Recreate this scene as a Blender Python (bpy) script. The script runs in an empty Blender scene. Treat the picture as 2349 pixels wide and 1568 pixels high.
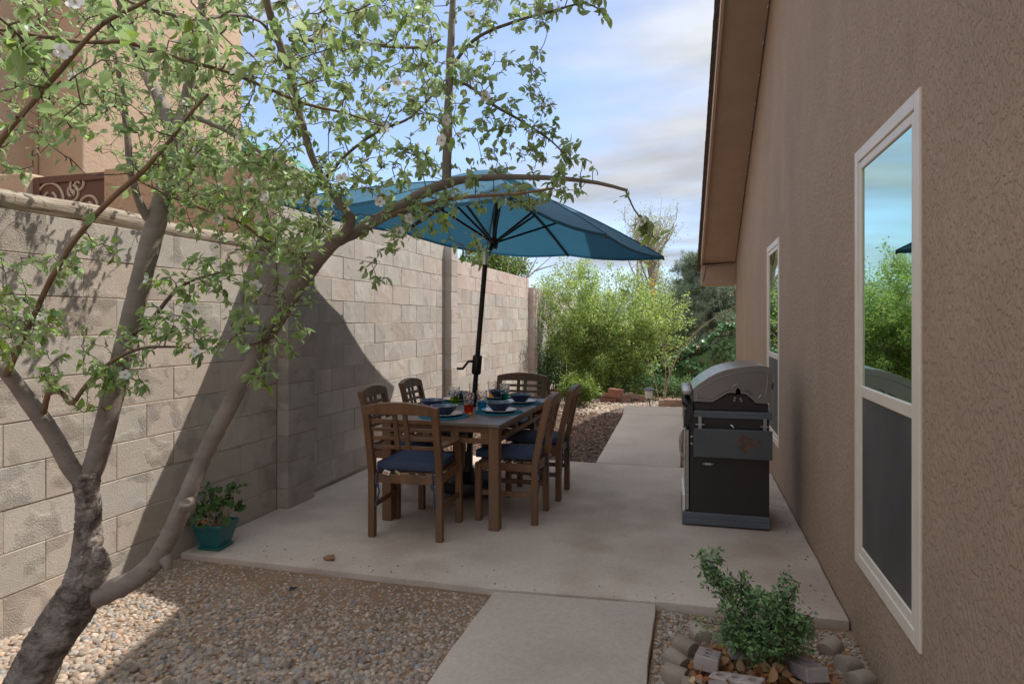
import bpy, bmesh, math, random
import numpy as np
from mathutils import Vector, Matrix, noise
random.seed(7); rng = np.random.default_rng(7)
scn = bpy.context.scene
COL = scn.collection
rad = math.radians

# ------------------------------------------------------------------ camera
PSI = math.atan((1585 - 1174.5) / 1450.0)          # yaw to the left of the walls' direction
cam_d = bpy.data.cameras.new('camera')
cam_d.sensor_width = 36.0
cam_d.lens = 36.0 * 1450 / 2349
cam_d.shift_y = -46 / 2349
cam_d.clip_start = 0.05; cam_d.clip_end = 2000
cam = bpy.data.objects.new('camera', cam_d); COL.objects.link(cam)
cam.location = (0, 0, 1.45)
cam.rotation_euler = (rad(90), 0, PSI)
scn.camera = cam

# ------------------------------------------------------------------ light
SUN = Vector((0.545, 0.457, 1.0)).normalized()        # towards the sun
EL = math.asin(SUN.z); AZ = math.atan2(SUN.x, SUN.y)
sun_d = bpy.data.lights.new('sun', 'SUN'); sun_d.energy = 2.0; sun_d.angle = rad(0.5); sun_d.color = (1.0, 0.95, 0.87)
sun = bpy.data.objects.new('sun', sun_d); COL.objects.link(sun)
sun.rotation_euler = (-SUN).to_track_quat('-Z', 'Y').to_euler(); sun.location = (6, 6, 12)
scn.view_settings.view_transform = 'Standard'; scn.view_settings.look = 'None'
scn.view_settings.exposure = 1.3; scn.view_settings.gamma = 1.0
scn.view_settings.use_curve_mapping = False
scn.cycles.max_bounces = 10; scn.cycles.diffuse_bounces = 7; scn.cycles.transparent_max_bounces = 12
scn.cycles.use_denoising = True

world = bpy.data.worlds.new('World'); scn.world = world; world.use_nodes = True
def build_world():
    nt = world.node_tree; N = nt.nodes; L = nt.links
    bg = N['Background']; bg.inputs['Strength'].default_value = 0.13
    sky = N.new('ShaderNodeTexSky'); sky.sky_type = 'NISHITA'; sky.sun_disc = False
    sky.sun_elevation = EL; sky.sun_rotation = AZ; sky.air_density = 0.8; sky.dust_density = 0.6; sky.ozone_density = 2.2; sky.altitude = 1600
    tc = N.new('ShaderNodeTexCoord')
    sep = N.new('ShaderNodeSeparateXYZ'); L.new(tc.outputs['Generated'], sep.inputs[0])
    zz = N.new('ShaderNodeMath'); zz.operation = 'MAXIMUM'; L.new(sep.outputs['Z'], zz.inputs[0]); zz.inputs[1].default_value = 0.0
    za = N.new('ShaderNodeMath'); za.operation = 'ADD'; L.new(zz.outputs[0], za.inputs[0]); za.inputs[1].default_value = 0.22
    dx = N.new('ShaderNodeMath'); dx.operation = 'DIVIDE'; L.new(sep.outputs['X'], dx.inputs[0]); L.new(za.outputs[0], dx.inputs[1])
    dy = N.new('ShaderNodeMath'); dy.operation = 'DIVIDE'; L.new(sep.outputs['Y'], dy.inputs[0]); L.new(za.outputs[0], dy.inputs[1])
    cb = N.new('ShaderNodeCombineXYZ'); L.new(dx.outputs[0], cb.inputs[0]); L.new(dy.outputs[0], cb.inputs[1])
    mp = N.new('ShaderNodeMapping'); mp.inputs['Location'].default_value = (3.1, 0.6, 0.0); mp.inputs['Scale'].default_value = (0.8, 1.5, 1)
    L.new(cb.outputs[0], mp.inputs[0])
    n1 = N.new('ShaderNodeTexNoise'); n1.inputs['Scale'].default_value = 1.15; n1.inputs['Detail'].default_value = 8; n1.inputs['Roughness'].default_value = 0.52
    n1.inputs['Distortion'].default_value = 0.35; L.new(mp.outputs[0], n1.inputs[0])
    # a cloud bank whose body lies to the right of the view direction
    # one broad opening in the cloud cover, ahead and to the left
    gx = N.new('ShaderNodeVectorMath'); gx.operation = 'DISTANCE'; L.new(tc.outputs['Generated'], gx.inputs[0]); gx.inputs[1].default_value = (-0.42, 0.82, 0.36)
    gr = N.new('ShaderNodeMapRange'); L.new(gx.outputs['Value'], gr.inputs['Value']); gr.inputs['From Min'].default_value = 0.10; gr.inputs['From Max'].default_value = 0.62; gr.inputs['To Min'].default_value = -0.16; gr.inputs['To Max'].default_value = 0.09
    ga = N.new('ShaderNodeMath'); ga.operation = 'ADD'; L.new(gr.outputs[0], ga.inputs[0]); L.new(n1.outputs[0], ga.inputs[1])
    rp = N.new('ShaderNodeValToRGB'); e = rp.color_ramp.elements
    e[0].position = 0.32; e[0].color = (0.26, 0.26, 0.26, 1); e[1].position = 0.64; e[1].color = (1, 1, 1, 1)
    L.new(ga.outputs[0], rp.inputs[0])
    n2 = N.new('ShaderNodeTexNoise'); n2.inputs['Scale'].default_value = 2.8; n2.inputs['Detail'].default_value = 5; L.new(mp.outputs[0], n2.inputs[0])
    cr = N.new('ShaderNodeValToRGB'); e = cr.color_ramp.elements
    e[0].position = 0.34; e[0].color = (1.85, 1.93, 2.12, 1); e[1].position = 0.60; e[1].color = (2.5, 2.58, 2.75, 1)
    L.new(n2.outputs[0], cr.inputs[0])
    # thin overcast brightens towards the zenith (the standard 3 : 1 overcast law)
    ov = N.new('ShaderNodeMath'); ov.operation = 'MULTIPLY_ADD'; L.new(zz.outputs[0], ov.inputs[0]); ov.inputs[1].default_value = 1.2; ov.inputs[2].default_value = 0.6
    cs = N.new('ShaderNodeVectorMath'); cs.operation = 'SCALE'; L.new(cr.outputs[0], cs.inputs[0]); L.new(ov.outputs[0], cs.inputs['Scale'])
    mx = N.new('ShaderNodeMix'); mx.data_type = 'RGBA'
    L.new(rp.outputs[0], mx.inputs['Factor']); L.new(sky.outputs[0], mx.inputs['A']); L.new(cs.outputs[0], mx.inputs['B'])
    L.new(mx.outputs['Result'], bg.inputs['Color'])
build_world()

# ------------------------------------------------------------------ view helpers: a pixel of the photo plus a distance is a real place
FW = Vector((-math.sin(PSI), math.cos(PSI), 0)); RT = Vector((math.cos(PSI), math.sin(PSI), 0)); UP = Vector((0, 0, 1)); EYE = Vector((0, 0, 1.45))
def ray(u, v): return FW + RT * ((u - 1174.5) / 1450) + UP * ((738 - v) / 1450)
def atd(u, v, d): return EYE + ray(u, v) * d
def atx(u, v, X): r = ray(u, v); return EYE + r * (X / r.x)
def aty(u, v, Y): r = ray(u, v); return EYE + r * (Y / r.y)
def atz(u, v, z=0.0): r = ray(u, v); return EYE + r * ((z - 1.45) / r.z)

# ------------------------------------------------------------------ materials
def lin(c):
    if isinstance(c, str):
        c = [int(c[i:i + 2], 16) / 255 for i in (1, 3, 5)]
        c = [x / 12.92 if x < .04045 else ((x + .055) / 1.055) ** 2.4 for x in c]
    return (c[0], c[1], c[2], 1)
def mat(name, c1, c2=None, scale=8.0, rough=0.8, bump=0.0, bscale=40.0, metal=0.0, stretch=(1, 1, 1), rnd=0.0, hue=0.0, detail=4,
        ramp=(0.35, 0.65), island=False, spec=0.5, bdist=0.02, c3=None, s3=3.0, r3=(0.55, 0.7), transl=0.0, back=None, btype='noise', coat=0.0, palette=None, grain=None):
    m = bpy.data.materials.new(name); m.use_nodes = True
    nt = m.node_tree; N = nt.nodes; L = nt.links; P = N['Principled BSDF']; out = N['Material Output']
    P.inputs['Roughness'].default_value = rough; P.inputs['Metallic'].default_value = metal
    P.inputs['Specular IOR Level'].default_value = spec
    if coat: P.inputs['Coat Weight'].default_value = coat; P.inputs['Coat Roughness'].default_value = 0.15
    tc = N.new('ShaderNodeTexCoord'); oi = N.new('ShaderNodeObjectInfo'); geo = N.new('ShaderNodeNewGeometry')
    off = N.new('ShaderNodeVectorMath'); off.operation = 'SCALE'; off.inputs[0].default_value = (37.1, 19.7, 53.3); L.new(oi.outputs['Random'], off.inputs['Scale'])
    ad = N.new('ShaderNodeVectorMath'); ad.operation = 'ADD'; L.new(tc.outputs['Object'], ad.inputs[0]); L.new(off.outputs[0], ad.inputs[1])
    mp = N.new('ShaderNodeMapping'); mp.inputs['Scale'].default_value = stretch; L.new(ad.outputs[0], mp.inputs[0])
    def noise(s, d=detail, r=0.55):
        n = N.new('ShaderNodeTexNoise'); n.inputs['Scale'].default_value = s; n.inputs['Detail'].default_value = d; n.inputs['Roughness'].default_value = r
        L.new(mp.outputs[0], n.inputs[0]); return n.outputs[0]
    col = N.new('ShaderNodeRGB'); col.outputs[0].default_value = lin(c1); cur = col.outputs[0]
    def mixc(a, fac, c):
        x = N.new('ShaderNodeMix'); x.data_type = 'RGBA'; L.new(fac, x.inputs['Factor']); L.new(a, x.inputs['A'])
        if isinstance(c, bpy.types.NodeSocket): L.new(c, x.inputs['B'])
        else: x.inputs['B'].default_value = lin(c)
        return x.outputs['Result']
    def rampf(f, lo, hi):
        r = N.new('ShaderNodeMapRange'); r.inputs['From Min'].default_value = lo; r.inputs['From Max'].default_value = hi; L.new(f, r.inputs['Value']); return r.outputs[0]
    if palette:
        pr = N.new('ShaderNodeValToRGB'); pr.color_ramp.interpolation = 'CONSTANT'; el = pr.color_ramp.elements
        w = N.new('ShaderNodeTexWhiteNoise'); w.noise_dimensions = '1D'; L.new(geo.outputs['Random Per Island'] if island else oi.outputs['Random'], w.inputs['W']); L.new(w.outputs['Value'], pr.inputs[0])
        while len(el) < len(palette): el.new(0.5)
        for i, c in enumerate(palette): el[i].position = i / len(palette); el[i].color = lin(c)
        cur = pr.outputs[0]
        if c2 is not None: c2 = None
    if c2 is not None: cur = mixc(cur, rampf(noise(scale), *ramp), c2)
    if c3 is not None: cur = mixc(cur, rampf(noise(s3, 3), *r3), c3)
    if rnd or hue:
        h = N.new('ShaderNodeHueSaturation'); L.new(cur, h.inputs['Color'])
        src = geo.outputs['Random Per Island'] if island else oi.outputs['Random']
        v = N.new('ShaderNodeMapRange'); L.new(src, v.inputs['Value']); v.inputs['To Min'].default_value = 1 - rnd; v.inputs['To Max'].default_value = 1 + rnd
        L.new(v.outputs[0], h.inputs['Value'])
        if hue:
            w = N.new('ShaderNodeTexWhiteNoise'); w.noise_dimensions = '1D'; L.new(src, w.inputs['W'])
            v2 = N.new('ShaderNodeMapRange'); L.new(w.outputs['Value'], v2.inputs['Value']); v2.inputs['To Min'].default_value = 0.5 - hue; v2.inputs['To Max'].default_value = 0.5 + hue
            L.new(v2.outputs[0], h.inputs['Hue'])
            v3 = N.new('ShaderNodeMapRange'); L.new(w.outputs['Value'], v3.inputs['Value']); v3.inputs['To Min'].default_value = 1.15; v3.inputs['To Max'].default_value = 0.75
            L.new(v3.outputs[0], h.inputs['Saturation'])
        cur = h.outputs[0]
    if grain:
        gh = N.new('ShaderNodeHueSaturation'); L.new(cur, gh.inputs['Color']); gv = N.new('ShaderNodeMapRange'); L.new(noise(grain[1], 6, .75), gv.inputs['Value'])
        gv.inputs['From Min'].default_value = .3; gv.inputs['From Max'].default_value = .7; gv.inputs['To Min'].default_value = 1 - grain[0]; gv.inputs['To Max'].default_value = 1 + grain[0]
        L.new(gv.outputs[0], gh.inputs['Value']); cur = gh.outputs[0]
    if back is not None: cur = mixc(cur, geo.outputs['Backfacing'], back)
    L.new(cur, P.inputs['Base Color'])
    if bump:
        b = N.new('ShaderNodeBump'); b.inputs['Strength'].default_value = bump; b.inputs['Distance'].default_value = bdist
        if btype == 'noise': L.new(noise(bscale, 5, 0.6), b.inputs['Height'])
        elif btype == 'stucco':
            a = noise(bscale, 3, 0.5); r = rampf(a, 0.46, 0.56); a2 = noise(bscale * 3.5, 3, 0.6)
            s = N.new('ShaderNodeMath'); s.operation = 'MULTIPLY_ADD'; L.new(a2, s.inputs[0]); s.inputs[1].default_value = 0.35; L.new(r, s.inputs[2]); L.new(s.outputs[0], b.inputs['Height'])
        elif btype == 'rock':       # pitted face, rougher patches on some spots
            a = noise(bscale, 5, 0.7); k = rampf(noise(4.5, 2), 0.52, 0.64)
            k2 = N.new('ShaderNodeMath'); k2.operation = 'MULTIPLY_ADD'; L.new(k, k2.inputs[0]); k2.inputs[1].default_value = 1.6; k2.inputs[2].default_value = 0.5
            s = N.new('ShaderNodeMath'); s.operation = 'MULTIPLY'; L.new(a, s.inputs[0]); L.new(k2.outputs[0], s.inputs[1]); L.new(s.outputs[0], b.inputs['Height'])
        L.new(b.outputs[0], P.inputs['Normal'])
    if transl:
        t = N.new('ShaderNodeBsdfTranslucent'); L.new(cur, t.inputs['Color'])
        x = N.new('ShaderNodeMixShader'); x.inputs[0].default_value = transl; L.new(P.outputs[0], x.inputs[1]); L.new(t.outputs[0], x.inputs[2]); L.new(x.outputs[0], out.inputs[0])
    return m
def glassy(name, tint, rough=0.03, bump=0.0, bscale=90):
    m = bpy.data.materials.new(name); m.use_nodes = True; nt = m.node_tree; N = nt.nodes; L = nt.links; P = N['Principled BSDF']
    P.inputs['Base Color'].default_value = lin(tint); P.inputs['Transmission Weight'].default_value = 1; P.inputs['Roughness'].default_value = rough; P.inputs['IOR'].default_value = 1.3
    if bump:
        tc = N.new('ShaderNodeTexCoord'); n = N.new('ShaderNodeTexVoronoi'); n.inputs['Scale'].default_value = bscale; L.new(tc.outputs['Object'], n.inputs[0])
        b = N.new('ShaderNodeBump'); b.inputs['Strength'].default_value = bump; b.inputs['Distance'].default_value = 0.004; L.new(n.outputs[0], b.inputs['Height']); L.new(b.outputs[0], P.inputs['Normal'])
    return m
MT = {}
MT['stucco'] = mat('tan_stucco', (.41, .295, .208), (.375, .268, .188), 2.0, .9, .65, 58, btype='stucco', bdist=.007, stretch=(1, 1, .62), c3=(.345, .248, .178), s3=1.3, r3=(.48, .72), grain=(.10, 26))
MT['soffit'] = mat('brown_soffit', (.43, .305, .225), (.39, .275, .20), 3, .65, .1, 30)
MT['fascia'] = mat('tan_fascia', (.52, .36, .25), (.47, .32, .22), 4, .6, .1, 30)
MT['shingle'] = mat('roof_shingle', (.12, .09, .07), (.07, .055, .045), 20, .95, .4, 60, rnd=.2)
MT['vinyl'] = mat('window_vinyl', (.76, .68, .58), (.69, .615, .52), 6, .45, .05, 40)
MT['pane'] = mat('coated_window_glass', (.42, .63, .50), None, rough=.015, metal=1.0)
MT['screen'] = mat('insect_screen', (.055, .054, .053), (.10, .098, .095), 3, .55, .15, 400, c3=(.03, .03, .03), s3=2.0, stretch=(1, 1, .35))
MT['dark'] = mat('dark_interior', (.02, .02, .02), None, rough=.9)
MT['concrete'] = mat('patio_concrete', (.56, .475, .405), (.49, .41, .35), 2.6, .88, .3, 120, c3=(.41, .325, .26), s3=1.3, r3=(.48, .70), bdist=.003, detail=10, ramp=(.38, .62), grain=(.14, 45))
MT['concrete2'] = mat('path_concrete', (.53, .45, .385), (.46, .385, .33), 3.0, .88, .25, 120, c3=(.58, .50, .435), s3=1.5, r3=(.5, .75), bdist=.003, detail=8, grain=(.14, 45))
MT['soil'] = mat('sandy_soil', (.30, .195, .125), (.21, .135, .085), 5, .95, .6, 60, c3=(.35, .245, .165), s3=1.2, bdist=.01)
MT['mulchsoil'] = mat('bark_soil', (.17, .105, .068), (.10, .062, .042), 9, .95, .8, 50, bdist=.01)
MT['block'] = mat('concrete_block', (.47, .405, .34), (.425, .365, .305), 9, .92, .85, 120, btype='rock', rnd=.05, grain=(.10, 60), hue=.006, c3=(.42, .37, .325), s3=3.2, r3=(.52, .68), bdist=.012)
MT['block_pink'] = mat('pink_concrete_block', (.60, .475, .42), (.54, .42, .365), 9, .92, .6, 70, btype='rock', rnd=.08, hue=.01, bdist=.01)
MT['block_mid'] = mat('varied_concrete_block', (.475, .412, .36), (.43, .372, .325), 8, .92, .6, 100, btype='rock', rnd=.10, grain=(.10, 60), hue=.010, c3=(.52, .475, .42), s3=2.2, r3=(.5, .65), bdist=.008)
MT['mortar'] = mat('mortar', (.50, .40, .30), (.40, .31, .23), 12, .95, .5, 60)
MT['peach'] = mat('peach_stucco', (.50, .365, .25), (.46, .33, .225), 3, .92, .25, 22, btype='stucco', bdist=.008)
MT['ochre'] = mat('ochre_stucco', (.46, .30, .185), (.41, .265, .16), 2, .92, .7, 14, btype='stucco', bdist=.012)
MT['rustmetal'] = mat('brown_painted_metal', (.14, .062, .042), (.11, .05, .036), 5, .5, .05, 30)
MT['scroll'] = mat('tan_scroll_metal', (.50, .38, .28), None, rough=.6)
MT['log'] = mat('weathered_log', (.42, .36, .28), (.22, .165, .115), 9, .85, .6, 20, stretch=(9, .5, 9), bdist=.01)
MT['greenroof'] = mat('green_metal_roof', (.08, .30, .25), (.06, .24, .20), 4, .5)
MT['redbeam'] = mat('red_stained_beam', (.32, .09, .04), (.24, .07, .035), 5, .7)
MT['bark'] = mat('apple_bark', (.27, .225, .19), (.20, .163, .138), 6, .8, .45, 60, c3=(.15, .118, .10), s3=34, r3=(.62, .72), stretch=(1, 1, 2.6), bdist=.006)
MT['oldbark'] = mat('flaky_bark', (.29, .24, .205), (.125, .095, .078), 15, .92, 1.0, 40, c3=(.37, .32, .285), s3=8, stretch=(1, 1, 1.25), bdist=.03, ramp=(.42, .64), grain=(.28, 48))
MT['twig'] = mat('apple_twig', (.17, .125, .095), (.11, .078, .058), 20, .85, .3, 60)
MT['twig2'] = mat('young_branch_bark', (.24, .155, .085), (.16, .10, .06), 12, .7, .3, 50)
MT['leaf'] = mat('apple_leaf', (.31, .47, .12), (.235, .39, .10), 18, .42, 0, rnd=.40, hue=.025, island=True, transl=.38, back=(.40, .52, .25))
MT['leaf_one'] = mat('large_apple_leaf', (.31, .47, .12), (.235, .39, .10), 18, .42, .25, 60, rnd=.3, hue=.025, transl=.38, back=(.38, .52, .22), bdist=.003)
MT['petal'] = mat('white_petal', (.88, .87, .86), (.84, .80, .79), 14, .6, transl=.3)
MT['stamen'] = mat('pale_stamen', (.62, .58, .36), (.5, .45, .25), 14, .7, rnd=.2, island=True, transl=.2)
MT['wood'] = mat('brown_stained_wood', (.215, .106, .050), (.14, .071, .036), 6, .48, .2, 30, stretch=(3, 3, .35), rnd=.12, c3=(.175, .10, .06), s3=2, bdist=.002)
MT['woodtop'] = mat('weathered_table_wood', (.20, .15, .12), (.15, .112, .088), 6, .42, .25, 40, stretch=(.35, 4, 4), rnd=.12, bdist=.002)
MT['navy'] = mat('navy_cushion_fabric', (.055, .076, .140), (.045, .064, .12), 40, .85, .2, 300, bdist=.001)
MT['tag'] = mat('white_care_tag', (.72, .72, .72), None, rough=.7)
MT['redprint'] = mat('red_print', (.6, .12, .06), None, rough=.7)
MT['teal_mat'] = mat('teal_woven_fibre', (.012, .19, .27), (.006, .12, .18), 60, .85, .8, 160, bdist=.004)
MT['plate'] = mat('white_glaze', (.70, .68, .66), None, rough=.15)
MT['bowl'] = mat('navy_glaze', (.014, .022, .075), (.02, .03, .10), 20, .16)
MT['bowl_in'] = mat('pale_blue_glaze', (.30, .36, .44), (.10, .14, .24), 30, .2)
MT['canopy'] = mat('teal_umbrella_fabric', (.036, .155, .25), (.032, .143, .235), 5, .75, .1, 500, transl=.28, bdist=.001)
MT['blackmetal'] = mat('dark_bronze_metal', (.022, .020, .019), (.03, .027, .025), 9, .38, metal=.5)
MT['silver'] = mat('silver_metal', (.62, .61, .59), None, rough=.3, metal=1)
MT['lidgrey'] = mat('grey_enamel_lid', (.30, .29, .28), (.24, .233, .226), 3, .30, metal=.75)
MT['stainless'] = mat('brushed_steel', (.45, .44, .42), (.36, .35, .335), 5, .3, .1, 60, metal=.9, stretch=(1, 1, 12))
MT['grillblack'] = mat('black_enamel', (.016, .014, .014), (.022, .019, .019), 6, .35, .1, 60)
MT['cabinet'] = mat('black_cabinet_steel', (.020, .016, .017), (.026, .021, .022), 4, .42, .15, 50)
MT['tray'] = mat('slate_painted_steel', (.105, .122, .14), (.09, .105, .12), 4, .4, .1, 60)
MT['rustshelf'] = mat('slate_shelf_steel', (.085, .094, .102), (.072, .08, .088), 4, .38, .15, 60)
MT['rust'] = mat('rust_stain', (.16, .085, .045), (.06, .05, .045), 24, .8, .3, 60)
MT['pot'] = mat('teal_glazed_pot', (.016, .15, .16), (.012, .125, .135), 4, .35, .05, 30)
MT['gerleaf'] = mat('geranium_leaf', (.05, .12, .028), (.035, .085, .02), 14, .6, rnd=.35, island=True, transl=.25, hue=.02)
MT['dryleaf'] = mat('dry_leaf', (.52, .29, .13), (.38, .20, .085), 10, .85, rnd=.35, hue=.02, island=True, transl=.15)
MT['straw'] = mat('dry_straw', (.45, .31, .17), (.33, .21, .11), 10, .85, rnd=.3, island=True)
MT['stem'] = mat('brown_stem', (.20, .14, .09), (.14, .095, .06), 14, .85)
MT['palestem'] = mat('pale_sapling_bark', (.42, .36, .26), (.32, .27, .19), 8, .8)
MT['sage'] = mat('planter_shrub_leaf', (.20, .36, .12), (.14, .28, .09), 14, .55, rnd=.35, island=True, transl=.25, hue=.015, back=(.11, .17, .09))
MT['shrubleaf'] = mat('spring_shrub_leaf', (.47, .60, .17), (.34, .48, .12), 14, .5, rnd=.5, island=True, transl=.5, hue=.02)
MT['limeleaf'] = mat('lime_shrub_leaf', (.22, .33, .05), (.16, .26, .04), 14, .5, rnd=.3, island=True, transl=.4, hue=.02)
MT['vineleaf'] = mat('wall_vine_leaf', (.22, .36, .14), (.15, .27, .10), 14, .5, rnd=.35, island=True, transl=.3)
MT['ivyleaf'] = mat('ivy_leaf', (.18, .33, .14), (.12, .24, .10), 14, .38, rnd=.45, island=True, transl=.15)
MT['ivybrown'] = mat('brown_ivy_leaf', (.28, .15, .07), None, rough=.7, rnd=.3, island=True, transl=.2)
MT['needle'] = mat('pine_needle', (.30, .38, .25), (.22, .30, .20), 14, .6, rnd=.4, island=True)
MT['paleleaf'] = mat('pale_spring_leaf', (.52, .55, .20), (.42, .47, .15), 14, .6, rnd=.3, island=True, transl=.4)
MT['farleaf'] = mat('far_tree_leaf', (.22, .34, .09), (.16, .27, .07), 14, .6, rnd=.4, island=True, transl=.3)
MT['yellow'] = mat('yellow_flower', (.75, .42, .04), None, rough=.7, rnd=.3, island=True, transl=.3)
MT['greybark'] = mat('grey_bark', (.46, .41, .35), (.34, .30, .25), 6, .9)
MT['pinebark'] = mat('pine_bark', (.13, .085, .06), (.08, .05, .038), 6, .9)
MT['fencewood'] = mat('dark_fence_wood', (.10, .065, .05), (.07, .045, .035), 6, .85, .3, 30, stretch=(5, 5, .4), rnd=.2)
MT['redbrick'] = mat('red_brick', (.30, .13, .085), (.23, .10, .07), 12, .9, .4, 50, rnd=.2)
MT['paver'] = mat('scalloped_edger_concrete', (.35, .285, .23), (.28, .228, .183), 9, .92, .5, 90, rnd=.14, bdist=.006)
MT['purplebrick'] = mat('grey_purple_brick', (.42, .355, .34), (.34, .28, .265), 14, .92, .5, 90, rnd=.1, c3=(.50, .46, .44), s3=9, bdist=.005)
MT['stone'] = mat('pinkish_sandstone', (.34, .22, .17), (.27, .18, .14), 9, .9, .5, 30, rnd=.2)
MT['orangerock'] = mat('orange_rock', (.42, .24, .14), (.32, .17, .10), 12, .9, .5, 40)
MT['pebble'] = mat('river_pebble', (.50, .385, .29), (.38, .29, .22), 30, .75, .15, 200, rnd=.32, hue=.012, island=True, bdist=.002, palette=((.42, .32, .23), (.33, .285, .25), (.48, .385, .295), (.34, .245, .18), (.28, .27, .265), (.42, .325, .26), (.31, .23, .165), (.38, .29, .21)))
MT['palegravel'] = mat('pale_gravel', (.55, .45, .36), (.45, .36, .28), 30, .85, rnd=.3, hue=.02, island=True)
MT['chip'] = mat('wood_chip', (.20, .125, .085), (.13, .08, .056), 30, .9, rnd=.55, hue=.02, island=True)
MT['blackplastic'] = mat('black_plastic_scrap', (.025, .027, .032), None, rough=.5)
MT['g_clear'] = glassy('clear_hammered_glass', (.97, .97, .97), .02, .9, 75)
for n, c in dict(lime=(.62, .85, .05), orange=(1.0, .22, .06), blue=(.05, .55, .80), teal=(.02, .62, .50), red=(.9, .05, .08), yellow=(.95, .6, .05)).items():
    MT['g_' + n] = glassy(n + '_hammered_glass', c, .02, .9, 75)

# ------------------------------------------------------------------ mesh helpers
class MB:
    def __init__(s): s.v = []; s.f = []; s.m = []; s.cur = 0
    def add(s, vs, fs):
        o = len(s.v); s.v += [tuple(x) for x in vs]; s.f += [tuple(i + o for i in f) for f in fs]; s.m += [s.cur] * len(fs)
    def box(s, lo, hi, rot=None, about=None):
        x0, y0, z0 = lo; x1, y1, z1 = hi
        vs = [Vector(p) for p in ((x0, y0, z0), (x1, y0, z0), (x1, y1, z0), (x0, y1, z0), (x0, y0, z1), (x1, y0, z1), (x1, y1, z1), (x0, y1, z1))]
        if rot is not None:
            c = Vector(about) if about is not None else sum(vs, Vector()) / 8
            vs = [c + rot @ (v - c) for v in vs]
        s.add(vs, [(3, 2, 1, 0), (4, 5, 6, 7), (0, 1, 5, 4), (1, 2, 6, 5), (2, 3, 7, 6), (3, 0, 4, 7)])
    def bar(s, p0, p1, w, h, up=(0, 0, 1)):
        p0 = Vector(p0); p1 = Vector(p1); d = (p1 - p0).normalized(); sd = d.cross(Vector(up)).normalized(); u = sd.cross(d)
        a = sd * w / 2; b = u * h / 2
        s.add([p0 - a - b, p0 + a - b, p0 + a + b, p0 - a + b, p1 - a - b, p1 + a - b, p1 + a + b, p1 - a + b],
              [(0, 1, 2, 3), (7, 6, 5, 4), (1, 0, 4, 5), (2, 1, 5, 6), (3, 2, 6, 7), (0, 3, 7, 4)])
    def tube(s, pts, r, n=8, cap=True, rough=0.0):
        pts = [Vector(p) for p in pts]; rs = r if hasattr(r, '__len__') else [r] * len(pts)
        nrm = None; rings = []
        for i, p in enumerate(pts):
            t = (pts[min(i + 1, len(pts) - 1)] - pts[max(i - 1, 0)]).normalized()
            if nrm is None:
                nrm = t.orthogonal().normalized()
            nrm = (nrm - t * nrm.dot(t)); nrm = nrm.normalized() if nrm.length > 1e-6 else t.orthogonal().normalized()
            bn = t.cross(nrm); ring = []
            for k in range(n):
                a = 2 * math.pi * k / n; rr = rs[i] * (1 + (random.uniform(-rough, rough) if rough else 0))
                ring.append(p + (nrm * math.cos(a) + bn * math.sin(a)) * rr)
            rings.append(ring)
        vs = [v for rg in rings for v in rg]; fs = []
        for i in range(len(pts) - 1):
            for k in range(n):
                a = i * n + k; b = i * n + (k + 1) % n; fs.append((a, b, b + n, a + n))
        if cap: fs.append(tuple(reversed(range(n)))); fs.append(tuple(range((len(pts) - 1) * n, len(pts) * n)))
        s.add(vs, fs)
    def lathe(s, prof, n=28, c=(0, 0, 0)):
        vs = []; fs = []; m = len(prof)
        for k in range(n):
            a = 2 * math.pi * k / n
            for r, z in prof: vs.append((c[0] + r * math.cos(a), c[1] + r * math.sin(a), c[2] + z))
        for k in range(n):
            for j in range(m - 1):
                a = k * m + j; b = ((k + 1) % n) * m + j
                fs.append((a, b, b + 1, a + 1))
        s.add(vs, fs)
    def prism(s, poly, ax, lo, hi):
        """poly in the two remaining axes (in x,y,z order), extruded along axis ax"""
        def mk(p, t):
            q = list(p); q.insert(ax, t); return q
        n = len(poly); vs = [mk(p, lo) for p in poly] + [mk(p, hi) for p in poly]
        fs = [tuple(range(n)), tuple(reversed(range(n, 2 * n)))] + [(i, i + n, (i + 1) % n + n, (i + 1) % n) for i in range(n)]
        s.add(vs, fs)
    def build(s, name, m, parent=None, bevel=0.0, smooth=None, seg=1, loc=None, fix=True):
        me = bpy.data.meshes.new(name); me.from_pydata(s.v, [], s.f)
        for x in (m if isinstance(m, (list, tuple)) else [m]): me.materials.append(x)
        if isinstance(m, (list, tuple)): me.polygons.foreach_set('material_index', s.m)
        if bevel or fix:
            bm = bmesh.new(); bm.from_mesh(me)
            if fix: bmesh.ops.recalc_face_normals(bm, faces=bm.faces)
            if bevel:
                es = [e for e in bm.edges if len(e.link_faces) == 2 and e.calc_face_angle(0) > 0.6]
                bmesh.ops.bevel(bm, geom=es, offset=bevel, segments=seg, affect='EDGES', profile=.5, clamp_overlap=True)
            bm.to_mesh(me); bm.free()
        if smooth is not None:
            me.polygons.foreach_set('use_smooth', [True] * len(me.polygons)); me.set_sharp_from_angle(angle=rad(smooth))
        return link(name, me, parent, loc)
def link(name, me, parent=None, loc=None):
    o = bpy.data.objects.new(name, me); COL.objects.link(o)
    if parent is not None: o.parent = parent
    if loc is not None: o.location = loc
    return o
def npmesh(name, V, F, m, smooth=False):
    """V (n,3), F (k,c) uniform polygons"""
    V = np.asarray(V, np.float32); F = np.asarray(F, np.int32); me = bpy.data.meshes.new(name)
    me.vertices.add(len(V)); me.vertices.foreach_set('co', V.ravel()); me.loops.add(F.size); me.loops.foreach_set('vertex_index', F.ravel())
    me.polygons.add(len(F)); me.polygons.foreach_set('loop_start', np.arange(0, F.size, F.shape[1], dtype=np.int32))
    if smooth: me.polygons.foreach_set('use_smooth', np.ones(len(F), bool))
    me.materials.append(m); me.update(calc_edges=True); me.validate(); return me
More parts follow.
